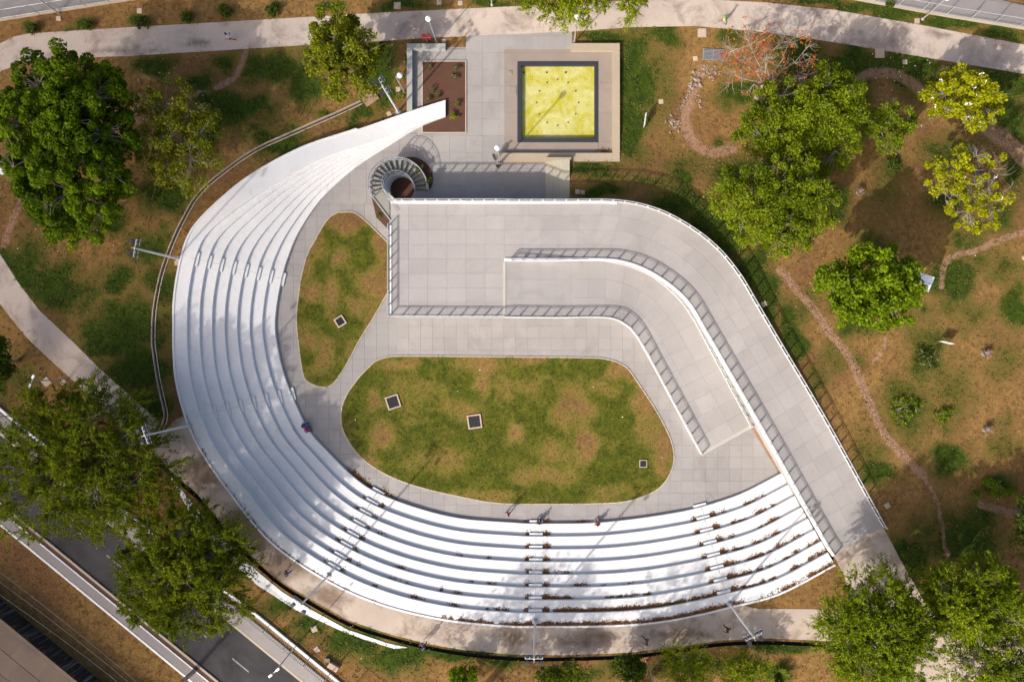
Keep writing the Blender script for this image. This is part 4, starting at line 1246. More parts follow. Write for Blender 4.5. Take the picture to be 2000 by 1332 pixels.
# concrete covers
for k, (px, py, s, an, lab) in enumerate([
    (115, 37, 8, 5, 'on the top left verge by the street light'), (273, 22, 9, 0, 'on the top left verge near the fence end'), (776, 12, 12, 0, 'the largest one on the top verge'),
    (858, 6, 8, 0, 'on the top verge, left of a close pair'), (899, 7, 8, 0, 'on the top verge, right of a close pair'), (778, 175, 8, 0, 'left of the grey bench wall'), (760, 223, 8, 30, 'beside the bleacher tip and mast'),
    (867, 81, 7, 0, 'at the end of the grey bench wall'), (1371, 65, 15, 0, 'below the path near the walker in yellow'), (1358, 115, 8, 10, 'left of the steel grate'), (1291, 199, 8, 5, 'on the dry grass right of the sign'),
    (1718, 105, 16, 0, 'the large one below the top right path'), (1767, 122, 8, 0, 'the small one below the top right path'), (1791, 42, 9, 0, 'above the top right path by the lamp'), (1128, 375, 8, 0, 'left of the two beside the straight steps'),
    (1138, 376, 7, 0, 'right of the two beside the straight steps'), (1492, 594, 9, 25, 'in the shade beside the upper ramp'), (1733, 987, 9, 30, 'beside the low end of the upper ramp'), (346, 514, 8, 5, 'at the foot of the left mast'),
    (614, 1228, 10, 20, 'on the verge below the white slope'), (619, 1268, 9, 35, 'on the verge near the lower left fence'), (91, 746, 13, 42, 'pale one beside the left street light'), (125, 747, 10, 42, 'pink one at the foot of the left street light'), (1000, 178, 15, 0, 'flush in the plaza left of the pool'), (996, 143, 7, 0, 'small one flush in the plaza left of the pool')]):
    p = PT(px, py); w = s / S
    inside = 985 < px < 1010 and py < 200
    z = 0.0 if inside else p[2]
    root = empty('inspection_cover', (P(px, py)[0] if inside else p[0], P(px, py)[1] if inside else p[1], z), R(an))
    tag(root, 'square concrete inspection cover ' + lab, 'cover', 'square concrete inspection covers')
    MB().box((0, 0, .03), (w * 1.12, w * 1.12, .05)).build('frame', M['kerb'] if not inside else M['slab'], root)
    MB().box((0, 0, .062), (w * .92, w * .92, .012)).build('lid', M['cover'] if not inside else M['pad'], root)

for px, py, s, an, lab in ((665, 628, 15, 32, 'in the crescent lawn'), (768, 785, 21, 18, 'in the left part of the central lawn'), (927, 823, 22, 8, 'in the middle of the central lawn'), (1256, 905, 12, 0, 'in the right corner of the central lawn')):
    p = P(px, py); w = s / S * 1.12
    root = empty('drain_grate', (p[0], p[1], .045), R(an)); tag(root, 'dark square drain grate with pale frame ' + lab, 'grate', 'square drain grates in the lawns')
    t = .13 if s > 13 else .07
    for (ax, ay, sx, sy) in ((0, w / 2, w + t, t), (0, -w / 2, w + t, t), (w / 2, 0, t, w - t), (-w / 2, 0, t, w - t)):
        MB().box((ax, ay, .05), (sx, sy, .14)).build('frame', M['cover'], root)
    MB().box((0, 0, .03), (w - t, w - t, .06)).build('pit', M['black'], root)
    for k in range(9): MB().box((-w / 2 + t / 2 + (w - t) * (k + .5) / 9, 0, .08), (.04, w - t, .03)).build('bar', M['grate'], root)

bd = empty('timber_board', PT(721, 190), R(35)); tag(bd, 'brown square board covering the end of the drainage channel', 'board')
for k in range(2): MB().box((0, (-.37 + .74 * k), .16), (1.45, .73, .06)).build('plank', M['board'], bd)
MB().box((0, 0, .06), (1.3, 1.3, .13)).build('frame', M['kerb'], bd)

gtr = empty('steel_grate', PT(1393, 108), R(-3)); tag(gtr, 'rectangular slatted steel grate beside the orange flowering tree', 'grate')
for k in range(9): MB().box((0, -.5 + 1.0 * k / 8, .1), (1.95, .06, .04)).build('slat', M['steel'], gtr)
for sx in (-.98, 0, .98): MB().box((sx, 0, .06), (.06, 1.15, .08)).build('frame_bar', M['steel'], gtr)

bn = empty('twin_litter_bin', PT(835, 84)); tag(bn, 'pair of red litter bins on one post behind the grey wall', 'bin')
MB().tube([(0, 0, 0), (0, 0, 1.1)], .04, 6).build('post', M['steel'], bn)
MB().box((0, .1, 1.0), (.9, .05, .05)).build('bracket', M['steel'], bn)
for s in (-1, 1):
    b_ = MB().lathe((s * .27, .28, .35), [(.18, 0), (.22, .6), (.23, .62)], 12).build('bin', M['red'], bn)
    MB().lathe((s * .27, .28, .96), [(.235, 0), (.2, .08), (.08, .12)], 12).build('lid', M['red'], b_)
bx_ = empty('stone_block', PT(652, 1300), R(-30)); tag(bx_, 'pinkish stone blocks lying on the lower left verge', 'block')
MB().box((0, 0, .2), (1.0, .5, .4)).build('block', M['cover'], bx_); MB().box((-.8, .25, .15), (.5, .35, .3), .4).build('block', M['rock'], bx_)

# rocks lining the small dry stream
def rock_mesh(seed):
    r = random.Random(seed); bm = bmesh.new(); bmesh.ops.create_icosphere(bm, subdivisions=1, radius=1)
    for v_ in bm.verts:
        k = r.uniform(.65, 1.1); v_.co = Vector((v_.co.x * k, v_.co.y * k * .8, v_.co.z * k * .6))
    me = bpy.data.meshes.new('rock'); bm.to_mesh(me); bm.free(); me.materials.append(M['rock']); return me
rocks = [rock_mesh(i) for i in range(6)]
def put_rock(px, py, s, lab):
    p = PT(px, py); o = bpy.data.objects.new('rock', random.choice(rocks)); o.location = (p[0], p[1], p[2] + s * .25); o.scale = (s, s * random.uniform(.7, 1.1), s * random.uniform(.7, 1.2))
    o.rotation_euler = (random.uniform(-.4, .4), random.uniform(-.4, .4), random.uniform(0, 6)); link(o)
    tag(o, lab, 'rock', 'rocks along the dry stream')
for k in range(42): put_rock(random.gauss(1317, 6), random.gauss(243, 10), random.uniform(.10, .2), 'small stone in the heap beside the dry stream bend')
for k in range(26):
    t = k / 25; put_rock(1350 - 20 * t + random.gauss(0, 2), 178 + 34 * t + random.gauss(0, 2), random.uniform(.09, .17), 'small stone in the row edging the dry stream')
for k in range(20): put_rock(random.gauss(1357, 6), random.gauss(162, 8), random.uniform(.14, .32), 'pale stone at the top of the dry stream')
for k in range(40): put_rock(random.gauss(1384, 11), random.gauss(138, 10), random.uniform(.08, .18), 'small stone scattered below the steel grate')
for k in range(14): put_rock(random.gauss(1367, 5), random.gauss(196, 7), random.uniform(.08, .17), 'small stone on the right bank of the dry stream')

# broken paving rubble along the worn gutters
rr_ = random.Random(9); m = MB()
for pts, w in GUT:
    c = resample([Vector(PT(*p)) for p in catmull(pts, 4)], .16)
    for q in c:
        for _ in range(int(1 + w * 3)):
            a = rr_.uniform(0, 6.28); sz = rr_.uniform(.04, .11); d = rr_.gauss(0, w * .27)
            x, y = q.x + d * rr_.uniform(-1, 1) + rr_.gauss(0, .1), q.y + d * rr_.uniform(-1, 1) + rr_.gauss(0, .1)
            m.box((x, y, Zt(y) + .02), (sz * 1.5, sz, .05), a, Matrix.Rotation(rr_.uniform(-.3, .3), 3, 'X'))
tag(m.build('rubble', M['dirt']), 'small broken paving stones strewn along the worn gutters', 'rubble', kind='stuff')

# dried cut-back stumps
def dead_clump(px, py, s, label):
    root = empty('dead_clump', PT(px, py)); tag(root, label, 'dead plant', 'dried cut-back clumps on the dry grass')
    MB().lathe((0, 0, -.05), [(.35 * s, 0), (.28 * s, .35 * s), (.2 * s, .6 * s)], 8).build('stump', M['bark'], root)
    r = random.Random(px)
    m = MB()
    for k in range(46):
        a = r.uniform(0, 6.28); l = r.uniform(.35, .75) * s; u_ = r.uniform(.3, 1.0)
        b = Vector((math.cos(a) * .15, math.sin(a) * .15, .4 * s)); e = b + Vector((math.cos(a) * l * (1 - u_ * .5), math.sin(a) * l * (1 - u_ * .5), l * u_ - .2))
        m.tube([b, (b + e) / 2 + Vector((0, 0, .1)), e], [.03, .025, .01], 3, False)
    m.build('dry_fronds', M['straw'], root)['kind'] = 'stuff'
dead_clump(1677, 376, .8, 'dried straw clump on the dry grass left of the yellow half-bare tree')
dead_clump(1922, 690, .95, 'dried straw clump on the right below the white sign')
dead_clump(1924, 838, 1.0, 'dried straw clump on the far right, lower of two')
lg = empty('tree_stump', PT(2000, 503)); tag(lg, 'pale cut tree stump at the right edge of the park', 'stump')
MB().tube([(0, 0, 0), (.3, .05, 1.2)], [.28, .22], 9).build('trunk', M['palebark'], lg); MB().tube([(0.1, 0, .5), (-.5, .1, .9)], [.1, .07], 6).build('branch', M['palebark'], lg)

# ------------------------------------------------------------------ trees
LM = {
 'deep': leaf_mat('leaf_deep_green', (0.042, 0.085, 0.003), (0.19, 0.275, 0.007), 0.38),
 'olive': leaf_mat('leaf_olive', (0.095, 0.11, 0.006), (0.265, 0.285, 0.014), 0.4),
 'feather': leaf_mat('leaf_feathery', (0.066, 0.092, 0.004), (0.25, 0.29, 0.012), 0.42),
 'bright': leaf_mat('leaf_bright_green', (0.085, 0.14, 0.005), (0.27, 0.365, 0.012), 0.4),
 'mid': leaf_mat('leaf_mid_green', (0.075, 0.118, 0.004), (0.3, 0.36, 0.014), 0.42),
 'yellow': leaf_mat('leaf_yellow_green', (0.24, 0.25, 0.006), (0.50, 0.50, 0.012), .45),
 'orange': leaf_mat('petal_orange', (0.34, 0.075, 0.02), (0.50, 0.15, 0.045), .3),
 'lime': leaf_mat('leaf_lime', (0.13, 0.17, 0.006), (0.33, 0.38, 0.016), 0.42),
 'shrub': leaf_mat('leaf_shrub', (0.04, 0.062, 0.008), (0.12, 0.155, 0.014), 0.3)}

def unit(v):
    return v / np.maximum(1e-9, np.linalg.norm(v, axis=-1, keepdims=True))

def leaves(rng, P0, length, width, tang=None, up=.6, outw=None):
    """diamond leaves at P0 (M,3)"""
    Mn = len(P0)
    n = rng.normal(size=(Mn, 3)) * .75 + np.array([0, 0, up])
    if outw is not None: n = n + outw * .5
    n = unit(n)
    t = rng.normal(size=(Mn, 3)) if tang is None else tang + rng.normal(size=(Mn, 3)) * .25
    t = unit(t - (t * n).sum(1, keepdims=True) * n)
    b = np.cross(n, t)
    sz = rng.uniform(.55, 1.5, (Mn, 1)); l = length * sz; w = width * sz * rng.uniform(.8, 1.2, (Mn, 1))
    v = np.stack([P0 - t * l * .5, P0 + b * w * .5 - t * l * .05, P0 + t * l * .5, P0 - b * w * .5 - t * l * .05], 1)
    return v.reshape(-1, 3)

def blob_scale(rng, az, el):
    s = np.ones_like(az)
    for k in range(2, 7):
        s += rng.uniform(.04, .16) / (k ** .5) * np.cos(k * az + rng.uniform(0, 6.28)) * np.cos(el)
    return s

def tree(name, label, px, py, rx, ry, zc, rz=None, leaf='mid', style='clump', n_cl=120, n_lf=60, rc=.7, ll=.22, lw=.12, seed=1, bark='bark', group=None, cat='tree',
         base=None, trunk_r=.22, hollow=.12, limbs=7, bare=0.0, flowers=None, low=-.45, off_ax=0.0, sub=None):
    rng = np.random.default_rng(seed)
    # crown centre at height zc above the ground under it
    z = 0
    for _ in range(8):
        g = Zt((NY - py) * (H - z) / H / S); z = g + zc
    C = np.array(P(px, py, z)); k = (H - z) / H / S
    ax, ay = rx * k, ry * k
    az_ = rz if rz is not None else min(ax, ay) * .62
    if base is None: bx, by, bz = C[0], C[1], Zt(C[1])
    else: bx, by, bz = PT(*base)
    root = empty(name, (bx, by, bz)); tag(root, label, cat, group)
    O = np.array([bx, by, bz])
    C = C - O
    # clump centres
    d = unit(rng.normal(size=(n_cl * 3, 3)))
    d = d[d[:, 2] > low][:n_cl]
    n = len(d)
    r = hollow + (1 - hollow) * rng.uniform(0, 1, n) ** .6
    az = np.arctan2(d[:, 1], d[:, 0]); el = np.arcsin(np.clip(d[:, 2], -1, 1))
    sc = blob_scale(rng, az, el)
    cl = C + d * (r * sc)[:, None] * np.array([ax, ay, az_])
    zmin = .35 * C[2]
    cl[:, 2] = np.maximum(cl[:, 2], zmin)
    # limbs
    top = np.array([C[0] * .35, C[1] * .35, max(.5, C[2] - az_ * .75)])
    lim = []
    tb = MB()
    n_lf = int(n_lf * (3.0 if cat == 'tree' else 1.6)); ll *= .86; lw *= 1.05
    mid = top * .5 + np.array([rng.uniform(-.2, .2), rng.uniform(-.2, .2), 0])
    tb.tube([(0, 0, -.1), mid, top], [trunk_r * 1.25, trunk_r, trunk_r * .8], 9)
    tr_o = tb.build('trunk', M[bark], root, True)
    ang0 = rng.uniform(0, 6.28)
    bm_ = MB()
    for i in range(limbs):
        a = ang0 + 2 * math.pi * i / limbs + rng.uniform(-.3, .3)
        e = C + np.array([math.cos(a) * ax * .6, math.sin(a) * ay * .6, rng.uniform(-.1, .45) * az_])
        q1 = top + (e - top) * .35 + np.array([0, 0, .12 * az_]) + rng.normal(size=3) * .15
        q2 = top + (e - top) * .7 + np.array([0, 0, .15 * az_]) + rng.normal(size=3) * .2
        bm_.tube([top, q1, q2, e], [trunk_r * .5, trunk_r * .32, trunk_r * .2, trunk_r * .1], 6)
        lim += [(q1, trunk_r * .3), (q2, trunk_r * .22), (e, trunk_r * .14)]
    lim.append((C + np.array([0, 0, .3 * az_]), trunk_r * .3))
    bm_.tube([top, C + np.array([0, 0, .3 * az_])], [trunk_r * .6, trunk_r * .3], 6)
    LP = np.array([q for q, _ in lim])
    for c in cl:
        i = int(np.argmin(np.linalg.norm(LP - c, axis=1)))
        q, rr = lim[i]
        m_ = (q + c) / 2 + rng.normal(size=3) * .12 * np.linalg.norm(c - q)
        e2 = c + (c - q) * .08
        bm_.tube([q, m_, e2], [max(.025, rr * .7), max(.018, rr * .4), .010], 4, False)
        if bare:
            for _ in range(int(4 * bare)):
                e3 = c + rng.normal(size=3) * rc * .9
                bm_.tube([m_, (m_ + e3) / 2 + rng.normal(size=3) * .08, e3], [.02, .014, .006], 3, False)
    bm_.build('branches', M[bark], root)
    # leaves
    lf_cl = cl
    if sub is not None:
        keep = sub(cl - C, rng); lf_cl = cl[keep]
    nc = len(lf_cl)
    ph = rng.uniform(0, 6.28, 4); qn = (lf_cl - C) / max(ax, ay)
    tintc = np.clip(.5 + .32 * np.sin(qn[:, 0] * 4.2 + ph[0]) * np.sin(qn[:, 1] * 3.7 + ph[1]) + .30 * (rng.uniform(0, 1, nc) - .5) * 2 * .8, 0, 1)
    rcv = rng.uniform(.45, 1.55, nc)
    if nc and n_lf:
        idx = np.repeat(np.arange(nc), n_lf)
        if style == 'puff':
            dd = unit(rng.normal(size=(len(idx), 3)) + np.array([0, 0, .5]))
            rad = rc * rng.uniform(.6, 1.4, nc)[idx]
            p = lf_cl[idx] + dd * (rad * (.75 + .25 * rng.uniform(0, 1, len(idx))))[:, None] * np.array([1, 1, .8])
            v = leaves(rng, p, ll, lw, up=.3, outw=dd * 1.6)
        elif style == 'feather':
            nt_ = 7
            tw = unit(rng.normal(size=(nc, nt_, 3)) * np.array([1, 1, .5]) + unit((lf_cl - C) / np.array([ax, ay, az_]))[:, None, :] * 1.1)
            ti = rng.integers(0, nt_, len(idx))
            T = tw[idx, ti]
            s = rng.uniform(0, 1, len(idx)) ** .7 * rcv[idx]
            p = lf_cl[idx] + T * (s * rc * 1.5)[:, None] + np.array([0, 0, -1]) * (s ** 2 * rc * .45)[:, None] + rng.normal(size=(len(idx), 3)) * rc * .10
            v = leaves(rng, p, ll, lw, tang=T, up=.7)
        else:
            dd = unit(rng.normal(size=(len(idx), 3)))
            p = lf_cl[idx] + dd * (rc * rcv[idx] * rng.uniform(0, 1, len(idx)) ** .45)[:, None] * np.array([1, 1, .75])
            v = leaves(rng, p, ll, lw, up=.6)
        tint = np.clip(.15 + .55 * tintc[idx] + rng.normal(size=len(idx)) * .18, 0, 1)
        np_mesh('crown', v, np.arange(len(v)).reshape(-1, 4), LM[leaf], root, {'tint': np.repeat(tint, 4)})
    if flowers is not None:
        fl, nf, fs = flowers
        fc = cl[rng.integers(0, len(cl), nf)] + rng.normal(size=(nf, 3)) * rc * .5 + np.array([0, 0, rc * .4])
        idx = np.repeat(np.arange(nf), 7)
        p = fc[idx] + rng.normal(size=(len(idx), 3)) * fs
        v = leaves(rng, p, fs * 1.6, fs * 1.1, up=.9)
        if fl == 'white':
            np_mesh('blossoms', v, np.arange(len(v)).reshape(-1, 4), M['petal'], root)
        else:
            np_mesh('blossoms', v, np.arange(len(v)).reshape(-1, 4), LM[fl], root, {'tint': np.repeat(rng.uniform(0, 1, len(idx)), 4)})
    return root

G = 'trees of the park'
tree('dense_tree', 'big dense dark green tree with puffy clumps at the upper left', 128, 275, 155, 175, 7.5, 4.2, 'deep', 'puff', 560, 62, .58, .26, .18, 1, group=G, trunk_r=.45, limbs=9, hollow=.2)
tree('loose_tree', 'loose branch of clumps hanging below the big left tree', 130, 440, 50, 45, 4.5, 1.2, 'mid', 'puff', 30, 60, .45, .22, .14, 21, group=G, trunk_r=.12, limbs=4)
tree('sparse_tree', 'sparse thin-leaved olive tree between the big tree and the bleachers', 345, 272, 84, 108, 5.5, 2.4, 'olive', 'clump', 150, 38, .62, .20, .12, 2, group=G, trunk_r=.2, bare=.6, hollow=.2)
tree('olive_tree', 'yellowish green tree standing across the edge of the top path', 668, 106, 74, 90, 5.5, 3.0, 'olive', 'clump', 170, 62, .55, .22, .13, 3, group=G, trunk_r=.26, bare=.4)
tree('feathery_tree', 'broad feathery tree over the left diagonal path and the road', 156, 905, 166, 158, 5.2, 3.0, 'feather', 'feather', 390, 95, .85, .26, .07, 4, group=G, trunk_r=.4, limbs=9)
tree('feathery_tree', 'round feathery tree between the road and the white slope', 362, 1116, 132, 130, 5.4, 3.0, 'feather', 'feather', 320, 100, .8, .26, .07, 5, group=G, trunk_r=.36, limbs=8)
tree('feathery_tree', 'airy feathery tree over the walkway at the lower right corner', 1716, 1238, 112, 112, 7.5, 2.6, 'mid', 'feather', 330, 74, .8, .26, .08, 6, group=G, trunk_r=.34, limbs=8, bare=.4)
tree('feathery_tree', 'feathery tree at the far lower right with darker upper crown', 1908, 1172, 92, 74, 7.0, 2.4, 'mid', 'feather', 210, 80, .8, .26, .08, 7, group=G, trunk_r=.32, bare=.3)
tree('feathery_tree', 'open feathery tree cut by the bottom right corner of the picture', 1960, 1300, 110, 70, 6.5, 2.0, 'mid', 'feather', 150, 50, .8, .26, .08, 8, group=G, trunk_r=.3, bare=.8)
tree('bright_tree', 'bright green leafy tree standing alone on the dry grass', 1702, 565, 106, 84, 5.5, 2.8, 'bright', 'clump', 190, 48, .62, .30, .18, 9, group=G, trunk_r=.28)
tree('leafy_tree', 'leafy green tree left in the middle of the right hand grove', 1545, 245, 112, 88, 6.0, 2.6, 'mid', 'clump', 260, 62, .62, .20, .11, 10, group=G, trunk_r=.28, bare=.3)
tree('leafy_tree', 'leafy green tree nearest the upper ramp curve', 1515, 398, 122, 105, 6.2, 3.0, 'mid', 'clump', 290, 66, .62, .20, .11, 11, group=G, trunk_r=.32, bare=.3)
tree('leafy_tree', 'leafy green tree in the grove below the bare orange tree', 1622, 235, 82, 105, 6.0, 2.6, 'mid', 'clump', 220, 60, .6, .20, .11, 12, group=G, trunk_r=.26, bare=.3)
tree('leafy_tree', 'small thin green tree at the right end of the grove', 1735, 245, 52, 52, 4.5, 1.6, 'mid', 'clump', 80, 42, .5, .20, .11, 13, group=G, trunk_r=.16, bare=.5)
tree('bare_tree', 'nearly bare tree with scattered orange blossoms beside the top path', 1495, 122, 122, 82, 4.6, 1.4, 'olive', 'clump', 150, 1, .6, .2, .1, 14, 'palebark', G, base=(1475, 204), trunk_r=.22, bare=.75, hollow=.25, limbs=8, flowers=('orange', 230, .10))
tree('flowering_tree', 'yellow green tree with white blossoms near the top right path', 1882, 195, 80, 58, 4.6, 1.6, 'yellow', 'clump', 105, 52, .44, .24, .17, 15, group=G, base=(1815, 232), trunk_r=.2, bare=.3, flowers=('white', 40, .085))
tree('flowering_tree', 'half-bare tree with yellow green leaves at the right edge', 1893, 362, 88, 88, 4.8, 1.6, 'yellow', 'clump', 115, 50, .40, .22, .16, 16, 'bark', G, base=(1885, 330), trunk_r=.18, bare=1.25, flowers=('white', 14, .085),
     sub=lambda q, r: (q[:, 0] < -.2) | (q[:, 1] < -1.2) | (r.uniform(0, 1, len(q)) < .25))
tree('hanging_tree', 'tree hanging over the top edge above the plaza', 1120, -28, 95, 72, 6.0, 2.0, 'lime', 'feather', 150, 60, .7, .22, .08, 17, group=G, trunk_r=.25, base=(1110, -20))
tree('hanging_tree', 'small leafy tree poking in from the top edge beside the hanging one', 1235, -2, 20, 40, 5.5, 1.4, 'lime', 'feather', 40, 45, .5, .2, .07, 18, group=G, trunk_r=.14)
tree('feathery_tree', 'tree standing below the bottom edge whose dappled shade reaches the bleachers', 880, 1475, 130, 95, 7.5, 3.0, 'feather', 'feather', 130, 34, .9, .28, .08, 31, group=G, trunk_r=.34)
tree('feathery_tree', 'tree standing below the bottom edge, right of the other one', 1215, 1480, 150, 95, 7.5, 3.0, 'feather', 'feather', 130, 30, .9, .28, .08, 32, group=G, trunk_r=.34)
tree('dark_tree', 'dark tree at the far right below the dry grass casting wide shade', 2060, 1020, 75, 90, 5.5, 2.2, 'shrub', 'clump', 150, 60, .7, .24, .13, 33, group=G, trunk_r=.3)
tree('dark_tree', 'dark shrubby tree at the left edge above the street fence', -5, 705, 26, 60, 3.0, 1.4, 'shrub', 'clump', 60, 60, .5, .2, .12, 34, group=G, trunk_r=.14)

GS = 'shrubs and young trees'
tree('shrub', 'round leafy shrub at the bottom edge, leftmost', 905, 1318, 26, 20, 1.6, .9, 'bright', 'clump', 40, 50, .35, .2, .12, 41, group=GS, cat='shrub', trunk_r=.06, limbs=4)
tree('shrub', 'loose green shrub at the bottom edge with bare stems', 1100, 1318, 55, 22, 2.2, 1.0, 'mid', 'clump', 70, 40, .4, .2, .12, 42, group=GS, cat='shrub', trunk_r=.08, limbs=5, bare=.5)
tree('shrub', 'dark green bottom shrub left of the red collared lamp', 1230, 1300, 30, 28, 2.2, 1.2, 'shrub', 'clump', 60, 55, .4, .22, .13, 43, group=GS, cat='shrub', trunk_r=.08, limbs=5)
tree('shrub', 'feathery bright shrub at the bottom right of the lamp', 1345, 1300, 52, 36, 2.8, 1.3, 'lime', 'feather', 90, 60, .5, .22, .06, 44, group=GS, cat='shrub', trunk_r=.1, limbs=6)
tree('shrub', 'feathery yellow green shrub at the bottom, rightmost', 1450, 1308, 46, 34, 2.6, 1.2, 'lime', 'feather', 90, 60, .5, .22, .06, 45, group=GS, cat='shrub', trunk_r=.1, limbs=6)
for k, (px, py, r) in enumerate([(62, 57, 11), (170, 50, 9), (276, 44, 18), (366, 34, 13), (442, 22, 11), (531, 21, 13), (1737, 8, 8)]):
    where = ['leftmost', 'second from the left', 'third and widest', 'fourth from the left', 'fifth from the left', 'sixth from the left', 'beside the top right fence'][k]
    tree('low_bush', 'small dark bush on the top verge, ' + where, px, py, r, r * .8, .5, .35, 'shrub', 'clump', 22, 34, .22, .14, .09, 50 + k, group='low bushes on the top verge', cat='bush', trunk_r=.03, limbs=3)
for k, (px, py, r, lf) in enumerate([(1810, 700, 26, 'shrub'), (1768, 800, 34, 'mid'), (1845, 812, 18, 'mid'), (1945, 955, 20, 'bright'), (1930, 940, 8, 'bright'), (1745, 322, 15, 'shrub'), (1905, 965, 8, 'bright'), (1975, 960, 8, 'bright')]):
    where = ['below the white sign', 'the broadest on the right slope', 'right of the broadest', 'the brightest in the far right shade', 'tiny, above the brightest', 'below the grove', 'tiny, left of the brightest', 'tiny, right of the brightest'][k]
    tree('weed_clump', 'low green weed clump on the dry slope, ' + where, px, py, r, r * .9, .3, .2, lf, 'clump', int(8 + r * 1.1), 20, .3, .16, .08, 70 + k, group='weed clumps on the dry slope', cat='weed', trunk_r=.02, limbs=3)
# spiky plant bottom right
spk = empty('spiky_plant', PT(1522, 1315)); tag(spk, 'dark spiky grass-like plant at the bottom near the right walkway', 'plant')
m = MB(); r_ = random.Random(5)
for k in range(120):
    a = r_.uniform(0, 6.28); l = r_.uniform(.6, 1.5); q = Vector((math.cos(a), math.sin(a), 0)); s_ = Vector((-q.y, q.x, 0)) * .035
    b = q * .1; mid_ = b + q * l * .5 + Vector((0, 0, .6 * l)); e = b + q * l + Vector((0, 0, .35 * l))
    m.add([b - s_, b + s_, mid_ + s_, mid_ - s_, e], [(0, 1, 2, 3), (3, 2, 4)])
nv = len(m.v); o = m.build('blades', LM['shrub'], spk); a = o.data.attributes.new('tint', 'FLOAT', 'POINT'); a.data.foreach_set('value', RNG.uniform(0, 1, nv).astype(np.float32)); o['kind'] = 'stuff'
# planter plants
for k, (px, py, r, lf, lab) in enumerate([(885, 226, 10, 'lime', 'young green plant in the soil planter near the bleacher tip'), (788, 120, 10, 'bright', 'upper of the green plants behind the grey wall'), (787, 150, 9, 'bright', 'middle one of the green plants behind the grey wall'), (783, 188, 9, 'bright', 'lower of the green plants behind the grey wall'),
        (838, 132, 6, 'shrub', 'withered seedling in the top left of the soil planter'), (893, 133, 6, 'shrub', 'withered seedling in the top right of the soil planter'), (888, 152, 8, 'shrub', 'withered seedling right of centre in the soil planter'), (845, 175, 6, 'shrub', 'withered seedling left of centre in the soil planter'), (855, 187, 7, 'shrub', 'withered seedling in the middle of the soil planter'), (836, 194, 6, 'shrub', 'withered seedling near the bleacher wing in the planter'), (893, 202, 6, 'shrub', 'withered seedling above the young green plant'),
        (820, 330, 9, 'shrub', 'low plant on the outer side of the spiral stairs'), (838, 355, 8, 'shrub', 'low plant near the foot of the spiral stairs'), (800, 316, 7, 'shrub', 'low plant at the top of the spiral stairs bed'), (742, 420, 8, 'shrub', 'low plant below the spiral stair landing')]):
    p = P(px, py)
    t_ = tree('small_plant', lab, px, py, r, r, .3, .25, lf, 'clump', 10, 16 if lf != 'shrub' or k > 10 else 5, .16, .14, .08, 90 + k, group='small plants', cat='plant', trunk_r=.015, limbs=3)

# fallen leaves on the steps and petals on the grass
lv = []
def litter(c, n, sx, sy, ang=0.0, zj=.03):
    q = RNG.normal(size=(n, 2)) * np.array([sx, sy]); ca, sa = math.cos(ang), math.sin(ang)
    p = np.column_stack([c[0] + q[:, 0] * ca - q[:, 1] * sa, c[1] + q[:, 0] * sa + q[:, 1] * ca, c[2] + RNG.uniform(.005, zj, n)])
    lv.append(p)
def pile_at(tx, j, n, along=.18, across=.07, z=.06):
    """j: riser line; the pile lies on the tread below it"""
    p = bl_at(tx, j); d = st_dir(tx); t = Vector((-d.y, d.x, 0))
    zt = p.z - RISE if j < 8 else p.z
    q = np.abs(RNG.normal(size=n)) * across; s = RNG.normal(size=n) * along
    q = np.minimum(q, .9)
    base = np.array([p.x, p.y, zt])
    pts = base + s[:, None] * np.array([t.x, t.y, 0]) - (q[:, None] + .03) * np.array([d.x, d.y, 0]) + np.column_stack([np.zeros(n), np.zeros(n), RNG.uniform(.005, z, n) * np.exp(-q / .2)])
    lv.append(pts)
def tx_of(px):
    """station whose middle lies at photograph x (lower part of the arc)"""
    best = None
    for i in range(SUB * 15, NB):
        x = BL[i][5][0] * S * H / (H - BL[i][5][2]) + NX
        if best is None or abs(x - px) < best[0]: best = (abs(x - px), i)
    return best[1] + random.uniform(-.4, .4)
for s_i, _w in STAIRS[2:]:
    w = 2.0 if s_i > SUB * 16 else .4
    for j in range(1, 8):
        for sg in (-1, 1):
            stp = (bl_at(s_i + 1, j) - bl_at(s_i, j)).length
            pile_at(s_i + sg * (.95 / stp), j, int((150 if sg > 0 else 70) * w * random.uniform(.3, 1.2)), .17, .20, .12)
for j, x0, x1, n in ((7, 1085, 1140, 26), (7, 1145, 1330, 110), (7, 1330, 1400, 16), (8, 1000, 1280, 130), (8, 1280, 1420, 70), (8, 880, 1000, 18), (6, 1065, 1110, 22), (6, 1175, 1300, 14), (5, 1100, 1260, 7), (4, 1090, 1170, 3),
                     (7, 1430, 1600, 16), (6, 1430, 1590, 20), (5, 1420, 1580, 18), (4, 1410, 1570, 14), (3, 1400, 1560, 10), (2, 1400, 1550, 9), (1, 1400, 1540, 6), (8, 1500, 1620, 20), (6, 700, 1000, 6), (7, 700, 1000, 8), (5, 640, 1000, 6), (3, 700, 1000, 4)):
    for k in range(n):
        t_ = tx_of(random.uniform(x0, x1))
        dens = 34 if (j >= 7) else 26
        pile_at(t_, j, int(dens * 1.5 * random.uniform(.2, 1.4)), random.uniform(.08, .3), random.uniform(.05, .20), .09)
for i in range(SUB * 13, SUB * 17):
    if random.random() < .5: pile_at(i, 8, int(random.uniform(4, 20)), .25, .05)
for k in range(10):
    f_ = k / 9; litter(P(686 + 40 * f_, 922 + 34 * f_), 90, .35, .22, R(-40))
for k in range(5): litter(P(752 + 8 * k, 960 + 7 * k), 60, .25, .16, R(-30))
for k in range(8): litter(P(1400 + 16 * k, 985 - 7 * k), 20, .25, .05, R(20))
litter(P(1068, 1016), 80, .2, .1); litter(P(1028, 1018), 40, .15, .08); litter(P(1137, 1018), 60, .35, .08); litter(P(1180, 294, .0), 90, .4, .12)
